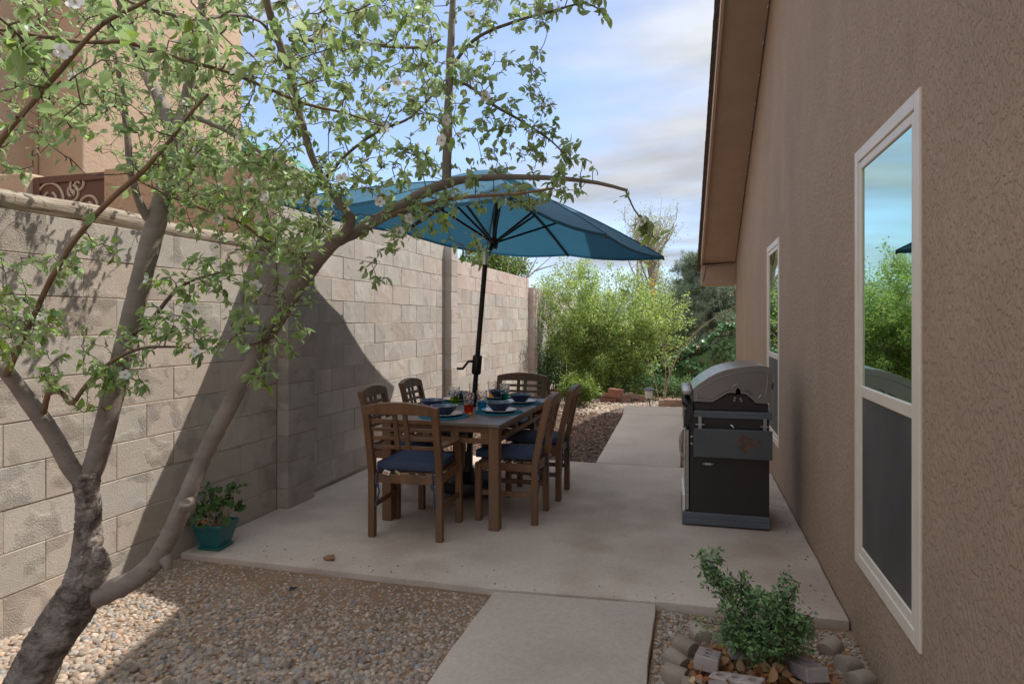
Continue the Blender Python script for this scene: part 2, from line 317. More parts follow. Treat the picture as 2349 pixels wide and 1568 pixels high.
def scatter(T, TF, mats):
    """template vertices T (n,3), faces TF, mats (k,3,4) -> joined arrays"""
    T = np.asarray(T, float); TF = np.asarray(TF); mats = np.asarray(mats)
    V = np.einsum('kij,nj->kni', mats[:, :, :3], T) + mats[:, None, :, 3]
    F = TF[None] + (np.arange(len(mats)) * len(T))[:, None, None]
    return V.reshape(-1, 3), F.reshape(-1, TF.shape[1])
def tag(o, label, cat, group=None, kind=None):
    o['label'] = label; o['category'] = cat
    if group: o['group'] = group
    if kind: o['kind'] = kind
    return o
def structure(o): o['kind'] = 'structure'; return o
def stuff(o): o['kind'] = 'stuff'; return o
def empty(name, loc=(0, 0, 0), rz=0.0, label=None, cat=None, group=None):
    o = bpy.data.objects.new(name, None); COL.objects.link(o); o.location = loc; o.rotation_euler = (0, 0, rz); o.empty_display_size = .1
    if label: tag(o, label, cat, group)
    return o
KIDS = {}
def copy_tree(o, parent=None):
    c = o.copy(); COL.objects.link(c)
    if parent is not None: c.parent = parent
    for ch in [x for x in o.children]: copy_tree(ch, c)
    return c
def frame_mats(P, D, Nn, S, roll=None):
    """arrays: position, leaf direction (local y), leaf normal hint (local z), size -> (k,3,4)"""
    P = np.asarray(P, float); D = np.asarray(D, float); Nn = np.asarray(Nn, float); S = np.asarray(S, float)
    D = D / np.maximum(np.linalg.norm(D, axis=1, keepdims=True), 1e-9)
    X = np.cross(D, Nn); X /= np.maximum(np.linalg.norm(X, axis=1, keepdims=True), 1e-9); Z = np.cross(X, D)
    M = np.zeros((len(P), 3, 4))
    s = S if S.ndim == 2 else np.repeat(S[:, None], 3, 1)
    M[:, :, 0] = X * s[:, :1]; M[:, :, 1] = D * s[:, 1:2]; M[:, :, 2] = Z * s[:, 2:3]; M[:, :, 3] = P
    return M
def leaf_template(w=.5, rows=4, fold=.25, curl=.25):
    """ovate leaf along +y of length 1"""
    V = []; F = []
    prof = [0.0, .72, 1.0, .78, .0] if rows == 4 else [0, 1.0, .55, 0] if rows == 3 else [0, 1, 0]
    n = len(prof)
    for i, p in enumerate(prof):
        y = i / (n - 1); hw = max(p, .04) * w / 2; z = -curl * y * y
        V += [(-hw, y, z + fold * hw), (0, y, z), (hw, y, z + fold * hw)]
    for i in range(n - 1):
        a = i * 3; F += [(a, a + 1, a + 4, a + 3), (a + 1, a + 2, a + 5, a + 4)]
    return np.array(V), np.array(F)
SMALL = (np.array([(0, 0, 0), (-.3, .5, .06), (0, 1, -.1), (.3, .5, .06)]), np.array([(0, 3, 2, 1)]))
def rdir(n, up=0.0):
    d = rng.normal(size=(n, 3)); d /= np.linalg.norm(d, axis=1, keepdims=True); d[:, 2] += up
    return d / np.linalg.norm(d, axis=1, keepdims=True)
def catmull(P, sub=5):
    P = [np.array(p, float) for p in P]; out = []
    Q = [2 * P[0] - P[1]] + P + [2 * P[-1] - P[-2]]
    for i in range(1, len(Q) - 2):
        for k in range(sub):
            t = k / sub; a, b, c, d = Q[i - 1], Q[i], Q[i + 1], Q[i + 2]
            out.append(.5 * (2 * b + (c - a) * t + (2 * a - 5 * b + 4 * c - d) * t * t + (3 * b - a - 3 * c + d) * t ** 3))
    out.append(P[-1]); return np.array(out)

# ================================================================== SETTING
def build_ground():
    b = MB(); b.add([(-400, -400, -.085), (400, -400, -.085), (400, 400, -.085), (-400, 400, -.085)], [(0, 1, 2, 3)])
    structure(b.build('ground', MT['soil']))
    for poly, z in (([(-3.1, -.8), (-1.03, -.8), (-1.02, 3.30), (-3.1, 3.27)], -.036), ([(-.17, -.8), (.75, -.8), (.75, 3.41), (-.17, 3.38)], -.05)):
        bb = MB(); bb.prism(poly, 2, -.12, z); structure(bb.build('soil_bed', MT['soil']))
    # patio slab with softly uneven edges
    def slab(name, poly, top, m, thick=.12, step=.12, amp=.004):
        pts = []
        for i in range(len(poly)):
            a = Vector(poly[i]); c = Vector(poly[(i + 1) % len(poly)]); n = max(1, int((c - a).length / step)); nv = Vector((-(c - a).y, (c - a).x)).normalized()
            for k in range(n):
                p = a.lerp(c, k / n); pts.append(p + (nv * random.uniform(-amp, amp) if k else Vector((0, 0))))
        bb = MB(); bb.prism([tuple(p) for p in pts], 2, top - thick, top)
        return structure(bb.build(name, m, bevel=.009, seg=2, smooth=40))
    slab('patio', [(-3.09, 3.255), (-1.04, 3.285), (-.17, 3.365), (.742, 3.40), (.742, 6.52), (-3.09, 6.50)], 0.0, MT['concrete'])
    slab('path', [(-1.035, -.8), (-.168, -.8), (-.175, 3.352), (-1.03, 3.272)], -.006, MT['concrete2'])
    slab('path', [(-.95, 6.535), (-.105, 6.55), (-.10, 10.15), (-1.03, 10.15)], -.004, MT['concrete2'])
    slab('path', [(-1.04, 10.165), (-.10, 10.165), (.55, 10.4), (.60, 11.15), (-1.12, 11.15)], -.002, MT['concrete2'])
    bb = MB(); bb.prism([(-3.1, 6.5), (-.97, 6.54), (-1.05, 10.3), (-1.5, 10.6), (-3.1, 9.7)], 2, -.09, -.055)
    structure(bb.build('mulch_bed', MT['mulchsoil']))
    bb = MB(); bb.prism([(-3.1, 9.7), (-1.5, 10.6), (-1.05, 10.3), (-1.12, 11.15), (.6, 11.15), (.6, 12.2), (-3.1, 12.6)], 2, -.09, -.058)
    structure(bb.build('gravel_strip', MT['soil']))
build_ground()

def ico(sub=1):
    bm = bmesh.new(); bmesh.ops.create_icosphere(bm, subdivisions=sub, radius=1); V = np.array([v.co for v in bm.verts]); F = np.array([[v.index for v in f.verts] for f in bm.faces]); bm.free(); return V, F
ICO1 = ico(1); ICO2 = ico(2)
def pebbles(name, n, inside, box, size, zb, m, flat=(.45, .75), tmpl=ICO2, label=None):
    P = []; S = []
    x0, x1, y0, y1 = box
    while len(P) < n:
        x = random.uniform(x0, x1); y = random.uniform(y0, y1)
        if inside(x, y):
            P.append((x, y)); S.append(size(x, y))
    P = np.array(P); S = np.array(S); k = len(P)
    M = np.zeros((k, 3, 4)); a = rng.uniform(0, 6.28, k); e = rng.uniform(.65, 1.0, k); fl = rng.uniform(*flat, k)
    tx = rng.normal(0, .18, k); ty = rng.normal(0, .18, k)
    ca, sa = np.cos(a), np.sin(a)
    M[:, 0, 0] = ca * S; M[:, 1, 0] = sa * S; M[:, 0, 1] = -sa * S * e; M[:, 1, 1] = ca * S * e
    M[:, 2, 0] = tx * S; M[:, 2, 1] = ty * S; M[:, 2, 2] = S * fl
    M[:, 0, 3] = P[:, 0]; M[:, 1, 3] = P[:, 1]; M[:, 2, 3] = zb + S * fl * rng.uniform(.0, .9, k)
    V, F = scatter(tmpl[0], tmpl[1], M)
    o = stuff(link(name, npmesh(name, V, F, m, True)))
    return o
def noise2(x, y): return math.sin(x * 5.1 + 1.3 * math.sin(y * 4.3)) * math.sin(y * 6.2 + x * 2.1)
def psize(x, y):
    near = max(0, min(1, (3.15 - y) / .45))
    return random.uniform(.005, .0105) + (.004 if y < 2.4 else 0) + near * random.choice((random.uniform(.001, .009), random.uniform(.0, .004), random.uniform(.0, .005)))
PLANTER = (.27, 2.66)
def in_left(x, y): return y < 3.25 and random.random() < (1.0 - .72 * max(0, min(1, (y - 2.62) / .5)) * (.55 + .45 * noise2(x, y)))
def in_right(x, y): return x < .74 and y < 3.36 and ((x - PLANTER[0]) / .37) ** 2 + ((y - PLANTER[1]) / .50) ** 2 > 1
tag(pebbles('gravel', 17500, in_left, (-3.09, -1.05, 1.35, 3.25), psize, -.040, MT['pebble']), 'loose river pebble gravel bed under the apple tree', 'gravel')
tag(pebbles('gravel', 5200, in_right, (-.158, .74, 1.6, 3.37), lambda x, y: random.choice((random.uniform(.005, .009), random.uniform(.007, .014))), -.052, MT['pebble']), 'loose pebble gravel around the brick planter ring', 'gravel')
tag(pebbles('gravel', 3500, lambda x, y: y > 10.25 - .55 * (x + 1.05) * -.5 and not (x > -1.1 and y < 11.2), (-3.05, .5, 9.9, 12.3), lambda x, y: random.uniform(.015, .032), -.06, MT['palegravel'], tmpl=ICO1), 'pale gravel strip beyond the brown mulch bed', 'gravel')
def build_mulch():
    n = 6500; P = np.zeros((n, 3)); P[:, 0] = rng.uniform(-3.08, -.98, n); P[:, 1] = rng.uniform(6.53, 10.4, n); P[:, 2] = -.05 + rng.uniform(0, .018, n)
    D = rdir(n); D[:, 2] *= .25; Nn = rdir(n, 2.2)
    S = np.stack([rng.uniform(.012, .03, n), rng.uniform(.02, .06, n), rng.uniform(.006, .01, n)], 1)
    T = np.array([(-.5, -.5, 0), (.5, -.5, 0), (.5, .5, 0), (-.5, .5, 0), (-.4, -.45, .8), (.4, -.45, .8), (.4, .45, .8), (-.4, .45, .8)])
    TF = np.array([(4, 5, 6, 7), (0, 1, 5, 4), (1, 2, 6, 5), (2, 3, 7, 6), (3, 0, 4, 7)])
    V, F = scatter(T, TF, frame_mats(P, D, Nn, S)); tag(stuff(link('bark_mulch', npmesh('bark_mulch', V, F, MT['chip']))), 'brown bark mulch beside the far path', 'mulch')
    # a few strays at the near patio edge
build_mulch()

# ------------------------------------------------------------------ block walls
WX = -3.1; CH = .203; BL = .4064
def block_mesh(l, h, d=.10, j=.0024, name='block'):
    b = MB(); b.box((-d, -l / 2 + .0012, -h / 2 + j), (0, l / 2 - .0012, h / 2 - j))
    me = bpy.data.meshes.new(name); me.from_pydata(b.v, [], b.f); bm = bmesh.new(); bm.from_mesh(me)
    bmesh.ops.recalc_face_normals(bm, faces=bm.faces)
    es = [e for e in bm.edges if any(v.co.x > -1e-4 for v in e.verts) and abs(e.verts[0].co.x - e.verts[1].co.x) < 1e-4]
    bmesh.ops.bevel(bm, geom=es, offset=.0028, segments=1, affect='EDGES'); bm.to_mesh(me); bm.free(); return me
_bm = {}
def bmesh_of(l, h, m):
    k = (round(l, 3), round(h, 3), m.name)
    if k not in _bm: me = block_mesh(l, h); me.materials.append(m); _bm[k] = me
    return _bm[k]
def put_block(parent, x, y, z, l, h, m, n='block'):
    o = link(n, bmesh_of(l, h, m), parent, (x + random.uniform(-.0025, .0025), y, z)); o.rotation_euler = (random.uniform(-.004, .004), random.uniform(-.006, .006), random.uniform(-.005, .005)); return o
def block_section(parent, y0, y1, z0, rows, m, mtop=None, half=True, x=WX):
    for r in range(rows):
        z = z0 + (r + .5) * CH; y = y0 - (BL / 2 if r % 2 else 0); mm = mtop if (mtop is not None and r >= rows - 2) else m
        while y < y1 - .01:
            a = max(y, y0); c = min(y + BL, y1)
            if c - a > .05: put_block(parent, x, (a + c) / 2, z, c - a, CH, mm)
            y += BL
    b = MB(); b.box((x - .20, y0, z0 - (.25 if z0 < 1 else 0)), (x - .0036, y1, z0 + rows * CH - .012)); b.build('mortar', MT['mortar'], parent)
def pilaster(parent, y0, y1, z0, rows, m, x=-3.0):
    for r in range(rows):
        put_block(parent, x, (y0 + y1) / 2, z0 + (r + .5) * CH, y1 - y0, CH, m, 'pilaster_block')
    b = MB(); b.box((WX - .004, y0 + .006, z0 - .25), (x - .0065, y1 - .006, z0 + rows * CH - .012)); b.build('pilaster_mortar', MT['mortar'], parent)
w1 = empty('block_wall', (0, 0, 0), 0, 'lower near section of tan concrete block wall, topped by a weathered log', 'block wall', 'concrete block wall sections')
block_section(w1, 0.98, 4.232, -.045, 10, MT['block'])
w2 = empty('block_wall', (0, 0, 0), 0, 'taller concrete block wall section behind the dining table, between two block pilasters', 'block wall', 'concrete block wall sections')
block_section(w2, 4.60, 7.70, 0.017, 12, MT['block_mid'])
block_section(w2, 4.236, 4.596, 1.908, 4, MT['block_mid']); block_section(w2, 4.5975, 4.72, 2.72 - CH, 1, MT['block_mid'])
pilaster(w2, 4.236, 4.597, -.045, 10, MT['block']); pilaster(w2, 7.70, 7.93, 0.017, 12, MT['block_mid'])
w3 = empty('block_wall', (0, 0, 0), 0, 'pinkish topped block wall section between dining table and shrub, one step lower', 'block wall', 'concrete block wall sections')
block_section(w3, 7.935, 12.17, .077, 11, MT['block_mid'], MT['block_pink']); pilaster(w3, 12.18, 12.5, -.10, 11, MT['block_pink'])
w4 = empty('block_wall', (0, 0, 0), 0, 'farthest lowest block wall section, partly hidden by shrub leaves', 'block wall', 'concrete block wall sections')
block_section(w4, 12.505, 17.8, -.10, 11, MT['block_mid'])

def build_log():
    pts = []; rs = []
    for i in range(26):
        t = i / 25; y = .6 + t * 3.72
        pts.append((-3.17 + .012 * math.sin(t * 9), y, 2.045 - .02 * t + .008 * math.sin(t * 14))); rs.append(.055 + .004 * math.sin(t * 23))
    b = MB(); b.tube(pts, rs, 14, rough=.03); o = b.build('log_rail', MT['log'], smooth=60)
    tag(o, 'weathered grey log lying along the top of the near block wall', 'log')
    b = MB(); b.box((-3.13, 4.24, 1.994), (-2.985, 4.592, 2.02)); tag(b.build('cap_board', MT['log'], bevel=.004), 'thin flat wooden board capping the near block pilaster', 'board')
build_log()

# ------------------------------------------------------------------ neighbour
def build_neighbour():
    w = empty('stucco_wall', (0, 0, 0), 0, 'ochre stucco garden wall with flat top beside the brown gate, above the log', 'stucco wall')
    b = MB(); b.box((-4.97, 4.36, -.08), (-3.22, 4.62, 2.80)); b.build('wall_body', MT['ochre'], w, bevel=.03, seg=3, smooth=40)
    b = MB(); b.box((-3.42, 4.33, -.08), (-3.215, 4.66, 2.815)); b.build('end_pier', MT['ochre'], w, bevel=.03, seg=3, smooth=40)
    b = MB(); b.box((-7.4, 4.40, -.08), (-5.93, 4.66, 2.84)); tag(b.build('stucco_wall', MT['peach'], bevel=.03, seg=3, smooth=40), 'pale peach stucco pier on the latch side of the brown gate', 'stucco wall')
    g = empty('metal_gate', (-5.45, 4.5, 0), 0, 'dark brown metal gate panel with pale scroll cut-outs, above the block wall', 'gate')
    b = MB(); b.box((-.475, -.01, .2), (.475, .01, 2.78)); b.build('gate_panel', MT['rustmetal'], g)
    b = MB(); b.box((-.475, -.03, .2), (-.40, .03, 2.80)); b.box((.42, -.03, .2), (.475, .03, 2.80)); b.box((-.398, -.029, 2.735), (.418, .029, 2.80)); b.build('gate_frame', MT['rustmetal'], g, bevel=.004)
    def spiral(cx, cz, r0, turns, a0, sgn, gap=()):
        pts = []
        n = int(26 * turns)
        for i in range(n + 1):
            t = i / n; a = a0 + sgn * t * turns * 2 * math.pi; r = r0 * (1 - .86 * t)
            pts.append((cx + r * math.cos(a), -.016, cz + r * math.sin(a)))
        bb = MB(); bb.tube(pts[:n // 3], .012, 6); bb.tube(pts[n // 3 + 2:2 * n // 3], .012, 6); bb.tube(pts[2 * n // 3 + 2:], .011, 6)
        bb.build('scroll', MT['scroll'], g, smooth=50)
    def gp(u, v): p = aty(u, v, 4.485); return p.x + 5.45, p.z
    for u, v, r, tn, a0, sg in ((112, 460, .185, 1.9, -.3, 1), (166, 441, .085, 1.5, -1.6, 1), (180, 423, .10, 1.6, -2.2, -1), (206, 476, .12, 1.7, 3.0, -1), (128, 515, .12, 1.6, 1.0, 1)):
        x, z = gp(u, v); spiral(x, z, r, tn, a0, sg)
    h = empty('neighbour_house', (0, 0, 0), 0, 'two storey peach stucco house rising behind the near block wall', 'house')
    X1 = -6.5; Yb = 8.05
    b = MB(); b.box((-13, 5.45, -.08), (X1, Yb, 6.6)); b.build('house_wall', MT['peach'], h, bevel=.03, seg=3, smooth=40)
    b = MB(); b.box((-14, 1.2, -.08), (-7.12, 5.447, 6.6)); b.build('house_wing', MT['peach'], h, bevel=.03, seg=3, smooth=40)
    # small tiled lean-to roof on the far side of the house
    p0 = aty(512, 298, 9.0); p1 = aty(585, 352, 9.0)
    for i in range(5):
        b = MB(); t0 = i / 5; t1 = (i + 1) / 5; a = p0.lerp(p1, t0); c = p0.lerp(p1, t1)
        b.add([(a.x, 8.9, a.z + .012), (c.x, 8.9, c.z - .01), (c.x, 11.2, c.z - .01), (a.x, 11.2, a.z + .012), (a.x, 8.9, a.z - .06), (c.x, 8.9, c.z - .08), (c.x, 11.2, c.z - .08), (a.x, 11.2, a.z - .06)],
              [(0, 1, 2, 3), (7, 6, 5, 4), (0, 4, 5, 1), (1, 5, 6, 2), (2, 6, 7, 3), (3, 7, 4, 0)])
        b.build('roof_panel', MT['greenroof'], h)
    b = MB(); b.box((p0.x - 1.2, 9.05, -.08), (p1.x - .25, 11.1, p1.z - .08)); b.build('annex_wall', MT['redbeam'], h)
    b = MB(); b.box((-8, Yb + .003, -.08), (p0.x + .02, 11.1, p0.z - .1)); b.build('annex_body', MT['peach'], h)
build_neighbour()

# ------------------------------------------------------------------ own house
HX = .75
RIDGE = 5.33
def rz(y):                                            # soffit line along the gable
    s = (2.502 - 4.585) / (11.54 - 6.614)
    return 4.585 + s * (y - 6.614) if y >= RIDGE else 4.585 + s * (2 * RIDGE - y - 6.614)
WINS = ((2.425, 3.305, .328, 2.243), (5.985, 6.885, .328, 2.2))
def build_house():
    h = empty('house', (HX, 0, 0), 0, 'tan stucco house gable end with deep brown eave, beside the grill', 'house')
    ys = [-1.5, 2.435, 3.295, RIDGE, 5.995, 6.875, 11.617]
    b = MB()
    def col(y0, y1, za0, za1, zb0, zb1):
        b.add([(0, y0, za0), (0, y1, za1), (0, y1, zb1), (0, y0, zb0)], [(0, 1, 2, 3)])
    for a, c in zip(ys[:-1], ys[1:]):
        win = next((w for w in WINS if a > w[0] - .02 and c < w[1] + .02), None)
        if win:
            col(a, c, -.1, -.1, win[2] + .012, win[2] + .012); col(a, c, win[3] - .012, win[3] - .012, rz(a), rz(c))
            z0, z1 = win[2] + .012, win[3] - .012
            b.add([(0, a, z0), (0, a, z1), (.15, a, z1), (.15, a, z0)], [(0, 1, 2, 3)]); b.add([(0, c, z0), (0, c, z1), (.15, c, z1), (.15, c, z0)], [(3, 2, 1, 0)])
            b.add([(0, a, z0), (0, c, z0), (.15, c, z0), (.15, a, z0)], [(3, 2, 1, 0)]); b.add([(0, a, z1), (0, c, z1), (.15, c, z1), (.15, a, z1)], [(0, 1, 2, 3)])
        else: col(a, c, -.1, -.1, rz(a), rz(c))
    b.add([(0, 11.617, -.1), (9, 11.617, -.1), (9, 11.617, rz(11.617)), (0, 11.617, rz(11.617))], [(0, 1, 2, 3)])
    b.add([(0, -1.5, -.1), (0, -1.5, rz(-1.5)), (9, -1.5, rz(-1.5)), (9, -1.5, -.1)], [(0, 1, 2, 3)])
    b.add([(9, -1.5, -.1), (9, 11.617, -.1), (9, 11.617, rz(11.617)), (9, RIDGE, rz(RIDGE)), (9, -1.5, rz(-1.5))], [(4, 3, 2, 1, 0)])
    b.build('stucco_wall', MT['stucco'], h, fix=False)
    for (y0, y1, z0, z1) in WINS:
        w = empty('window', (0, (y0 + y1) / 2, 0)); w.parent = h; hw = (y1 - y0) / 2
        def fr(name, a0, a1, c0, c1, t, x0, x1, parent):   # rectangular ring
            bb = MB(); bb.box((x0, a0, c0), (x1, a0 + t, c1)); bb.box((x0, a1 - t, c0), (x1, a1, c1)); bb.box((x0, a0 + t, c0), (x1, a1 - t, c0 + t)); bb.box((x0, a0 + t, c1 - t), (x1, a1 - t, c1)); return bb.build(name, MT['vinyl'], parent, bevel=.004)
        fr('frame', -hw, hw, z0, z1, .058, -.009, .03, w)
        zm = z0 + .805
        fr('sash_frame', -hw + .0585, hw - .0585, z0 + .0585, z1 - .0585, .04, -.004, .04, w)
        bb = MB(); bb.box((-.0045, -hw + .093, zm - .025), (.035, hw - .093, zm + .026)); bb.build('meeting_rail', MT['vinyl'], w, bevel=.004)
        bb = MB(); bb.box((.004, -hw + .091, zm), (.010, hw - .091, z1 - .091)); bb.build('pane', MT['pane'], w)
        bb = MB(); bb.box((.002, -hw + .091, z0 + .091), (.005, hw - .091, zm)); bb.build('insect_screen', MT['screen'], w)
        bb = MB(); bb.box((.06, -hw, z0), (.14, hw, z1)); bb.build('backing', MT['dark'], w)
    # raking soffit: inner line on the wall, outer line at the fascia
    def xo(y): return .32 + (.205 - .32) * (y - 6.614) / (11.54 - 6.614) - HX if y >= RIDGE else .355 - HX
    segs = [(-2.2, 1.3), (1.3, RIDGE), (RIDGE, 6.2), (6.2, 8.42), (8.42, 10.75), (10.75, 11.617)]
    for a, c in segs:
        b = MB(); g = .0025
        za, zc = rz(a) if a >= -1.5 else rz(a), rz(c)
        vs = [(-.002, a + g, za), (-.002, c - g, zc), (xo(c), c - g, zc), (xo(a), a + g, za)]
        b.add(vs + [(x, y, z + .02) for x, y, z in vs], [(0, 1, 2, 3), (7, 6, 5, 4), (0, 4, 5, 1), (1, 5, 6, 2), (2, 6, 7, 3), (3, 7, 4, 0)])
        b.build('soffit_board', MT['soffit'], h)
    b = MB()
    for a, c in ((-2.2, RIDGE), (RIDGE, 11.63)):
        za, zc = rz(a), rz(c); X0, X1 = xo(max(a, RIDGE)) if a >= RIDGE else xo(a), xo(c)
        for (dx0, dx1, d0, d1) in ((-.004, -.034, -.035, .15),):
            b.add([(X0 + dx0, a, za + d0), (X1 + dx0, c, zc + d0), (X1 + dx0, c, zc + d1), (X0 + dx0, a, za + d1), (X0 + dx1, a, za + d0), (X1 + dx1, c, zc + d0), (X1 + dx1, c, zc + d1), (X0 + dx1, a, za + d1)],
                  [(0, 1, 2, 3), (7, 6, 5, 4), (0, 4, 5, 1), (1, 5, 6, 2), (2, 6, 7, 3), (3, 7, 4, 0)])
    b.build('fascia', MT['fascia'], h)
    # boxed end of the eave
    b = MB(); X1 = xo(11.6); b.prism([(-.002, 2.10), (-.002, 2.47), (X1 + .0, 2.44), (X1 - .03, 2.40), (X1 - .03, 2.10)], 1, 11.56, 12.15); b.build('eave_box', MT['soffit'], h, bevel=.004)
    b = MB(); b.bar((X1 + .04, 11.553, 2.42), (-.05, 11.553, 2.435), .006, .006); b.tube([(X1 + .05, 11.55, 2.42), (X1 + .03, 11.545, 2.30), (X1 - .0, 11.55, 2.15)], .005, 5); b.build('eave_cable', MT['blackmetal'], h)
    pts = [(-.012, y, rz(y) - .012 + .006 * math.sin(y * 9)) for y in np.linspace(5.6, 11.5, 40)]
    b = MB(); b.tube(pts, .004, 5); b.build('light_string', MT['blackmetal'], h)
    for y in np.linspace(5.8, 11.3, 14):
        b = MB(); b.tube([(-.02, y, rz(y) - .02), (-.03, y, rz(y) - .045)], [.006, .004], 6); b.build('string_bulb', MT['plate'], h)
    # roof slopes and shingle edge
    def slope(a, c, name):
        za, zc = rz(a) + .155, rz(c) + .155; Xa, Xc = (xo(a) if a >= RIDGE else xo(c)) - .05, xo(c) - .05
        if a < RIDGE: Xa = Xc = -.45
        b = MB(); b.add([(Xa, a, za), (Xc, c, zc), (9.4, c, zc), (9.4, a, za), (Xa, a, za + .03), (Xc, c, zc + .03), (9.4, c, zc + .03), (9.4, a, za + .03)],
              [(3, 2, 1, 0), (4, 5, 6, 7), (0, 1, 5, 4), (1, 2, 6, 5), (2, 3, 7, 6), (3, 0, 4, 7)]); b.build(name, MT['shingle'], h)
    slope(RIDGE, 12.2, 'roof'); slope(-2.4, RIDGE - .004, 'roof')
    y = RIDGE + .1
    b = MB()
    while y < 12.1:                                   # ragged shingle ends along the rake
        b.bar((xo(y) - .052 + random.uniform(-.003, .003), y, rz(y) + .176), (xo(y + .138) - .052, y + .138, rz(y + .138) + .176), .07, .022); y += .14
    stuff(b.build('shingle_edge', MT['shingle'], h))
    b = MB(); b.bar((-.02, 12.0, 1.95), (.3, 12.0, 2.15), .06, .06); b.build('bracket', MT['fascia'], h)
build_house()

# ================================================================== APPLE TREE
def build_tree():
    t = empty('apple_tree', (-2.5, 1.8, -.08), 0, 'leaning multi-stemmed apple tree in leaf and blossom beside the block wall', 'tree')
    base = Vector(t.location)
    def P(u, v, d): return atd(u, v, d) - base
    skel = []                                         # (position, radius)
    def limb(name, pts, m, n=12, sub=6, rough=.02, knots=0, keep=True, k_=None):
        kf = {'trunk': .80, 'limb': .60}.get(name, .72) if k_ is None else k_
        xyz = [tuple(P(u, v, d)) + (r * kf * d / 1450,) for u, v, d, r in pts]
        C4 = catmull(xyz, sub); C4[:, 3] = np.maximum(C4[:, 3], .002)
        pos = C4[:, :3].copy(); rr = C4[:, 3].copy()
        pos += rng.normal(0, 1, pos.shape) * (rr[:, None] * (.05 if n < 14 else .008))
        for k in range(knots):
            i = random.randrange(2, len(rr) - 2); rr[i] *= 1.06
        b = MB(); b.tube([tuple(p) for p in pos], list(rr), n, rough=rough); o = b.build(name, m, t, smooth=75)
        if n >= 14:                                   # uneven bark: lumps on the limbs, plates and cracks on the old trunk
            old = name == 'trunk'; me = o.data; co = np.zeros(len(me.vertices) * 3); no = co.copy(); me.vertices.foreach_get('co', co); me.vertices.foreach_get('normal', no)
            co = co.reshape(-1, 3); no = no.reshape(-1, 3)
            for i_ in range(len(co)):
                p = Vector(co[i_]); a = noise.noise(p * 9) * (.006 if old else .0025)
                if old:
                    c_ = noise.noise(Vector((p.x * 26, p.y * 26, p.z * 17)) + Vector((noise.noise(p * 30), noise.noise(p * 33), 0)) * .5); a += -.008 * max(0, .12 - abs(c_)) / .12 + .0035 * noise.noise(p * 75) + .007 * noise.noise(p * 11)
                else: a += .0012 * noise.noise(Vector((p.x * 14, p.y * 14, p.z * 90)))
                co[i_] += no[i_] * a
            me.vertices.foreach_set('co', co.ravel()); me.update()
        if keep:
            for p, r in zip(pos, rr): skel.append((p, r))
        return o
    B, O, Y2 = MT['bark'], MT['oldbark'], MT['twig2']
    # trunk and lower fork with old flaky bark
    limb('trunk', [(-40, 1760, 2.42, 66), (40, 1620, 2.46, 64), (98, 1500, 2.5, 60), (150, 1420, 2.52, 60), (185, 1360, 2.54, 58), (196, 1290, 2.55, 40), (203, 1200, 2.57, 33), (200, 1130, 2.58, 33), (198, 1085, 2.58, 36)], O, 48, 18, .0, keep=False)
    b = MB(); p = P(228, 1300, 2.50); b.tube([p + Vector((-.03, 0, -.06)), p, p + Vector((.018, -.01, .05)), p + Vector((.012, -.012, .085))], [.04, .042, .030, .012], 14, rough=.1); b.build('bark_stub', O, t, smooth=60)
    b = MB(); p = P(383, 1283, 2.45); b.tube([p + Vector((-.05, 0, .03)), p, p + Vector((.02, -.01, -.03))], [.032, .028, .012], 14, rough=.08); b.build('cut_stub', B, t, smooth=60)
    b = MB(); p = P(421, 1160, 2.40); b.tube([p + Vector((.01, .03, 0)), p, p + Vector((-.006, -.02, .002))], [.030, .024, .012], 14, rough=.04); b.build('branch_knot', B, t, smooth=60)
    limb('limb', [(205, 1115, 2.58, 34), (168, 1080, 2.56, 32), (128, 1010, 2.54, 31), (70, 925, 2.5, 29), (14, 852, 2.46, 26), (-60, 770, 2.42, 23), (-160, 650, 2.3, 18), (-260, 480, 2.2, 12)], B, 20, 14, 0, knots=3)
    limb('limb', [(198, 1110, 2.58, 36), (225, 1040, 2.6, 39), (253, 930, 2.62, 38), (283, 810, 2.65, 37), (312, 690, 2.68, 37), (342, 570, 2.7, 37), (370, 470, 2.72, 36), (392, 380, 2.74, 33), (408, 310, 2.76, 30), (428, 230, 2.78, 22), (442, 130, 2.75, 18), (462, 20, 2.7, 15), (480, -120, 2.6, 10)], B, 24, 14, 0, knots=4)
    limb('limb', [(402, 320, 2.76, 26), (382, 262, 2.8, 25), (352, 200, 2.85, 22), (325, 150, 2.9, 19), (295, 70, 2.9, 15), (255, -60, 2.8, 9)], B, 12, knots=1)
    limb('limb', [(140, 1400, 2.62, 40), (190, 1378, 2.575, 46), (245, 1357, 2.525, 42), (300, 1332, 2.48, 38), (352, 1290, 2.46, 36), (392, 1222, 2.45, 33), (428, 1140, 2.45, 33), (475, 1035, 2.48, 31), (540, 905, 2.5, 30), (600, 795, 2.52, 30), (655, 700, 2.54, 32), (712, 612, 2.56, 34), (765, 552, 2.58, 30)], B, 24, 14, 0, knots=4)
    limb('limb', [(760, 556, 2.58, 27), (815, 532, 2.6, 22), (870, 500, 2.62, 22), (925, 470, 2.64, 22), (975, 440, 2.66, 20), (1022, 422, 2.68, 19), (1085, 409, 2.7, 13), (1180, 406, 2.72, 11), (1290, 410, 2.72, 9), (1372, 420, 2.72, 7.5), (1440, 437, 2.72, 6)], B, 12, knots=2)
    limb('branch', [(1436, 440, 2.72, 3), (1455, 480, 2.71, 2.6), (1478, 512, 2.7, 2.2), (1500, 545, 2.7, 1.6)], MT['twig'], 6)
    limb('branch', [(1024, 424, 2.68, 15), (1026, 350, 2.7, 15), (1028, 260, 2.72, 14), (1031, 170, 2.74, 13), (1036, 60, 2.76, 11), (1042, -80, 2.76, 8)], B, 10)
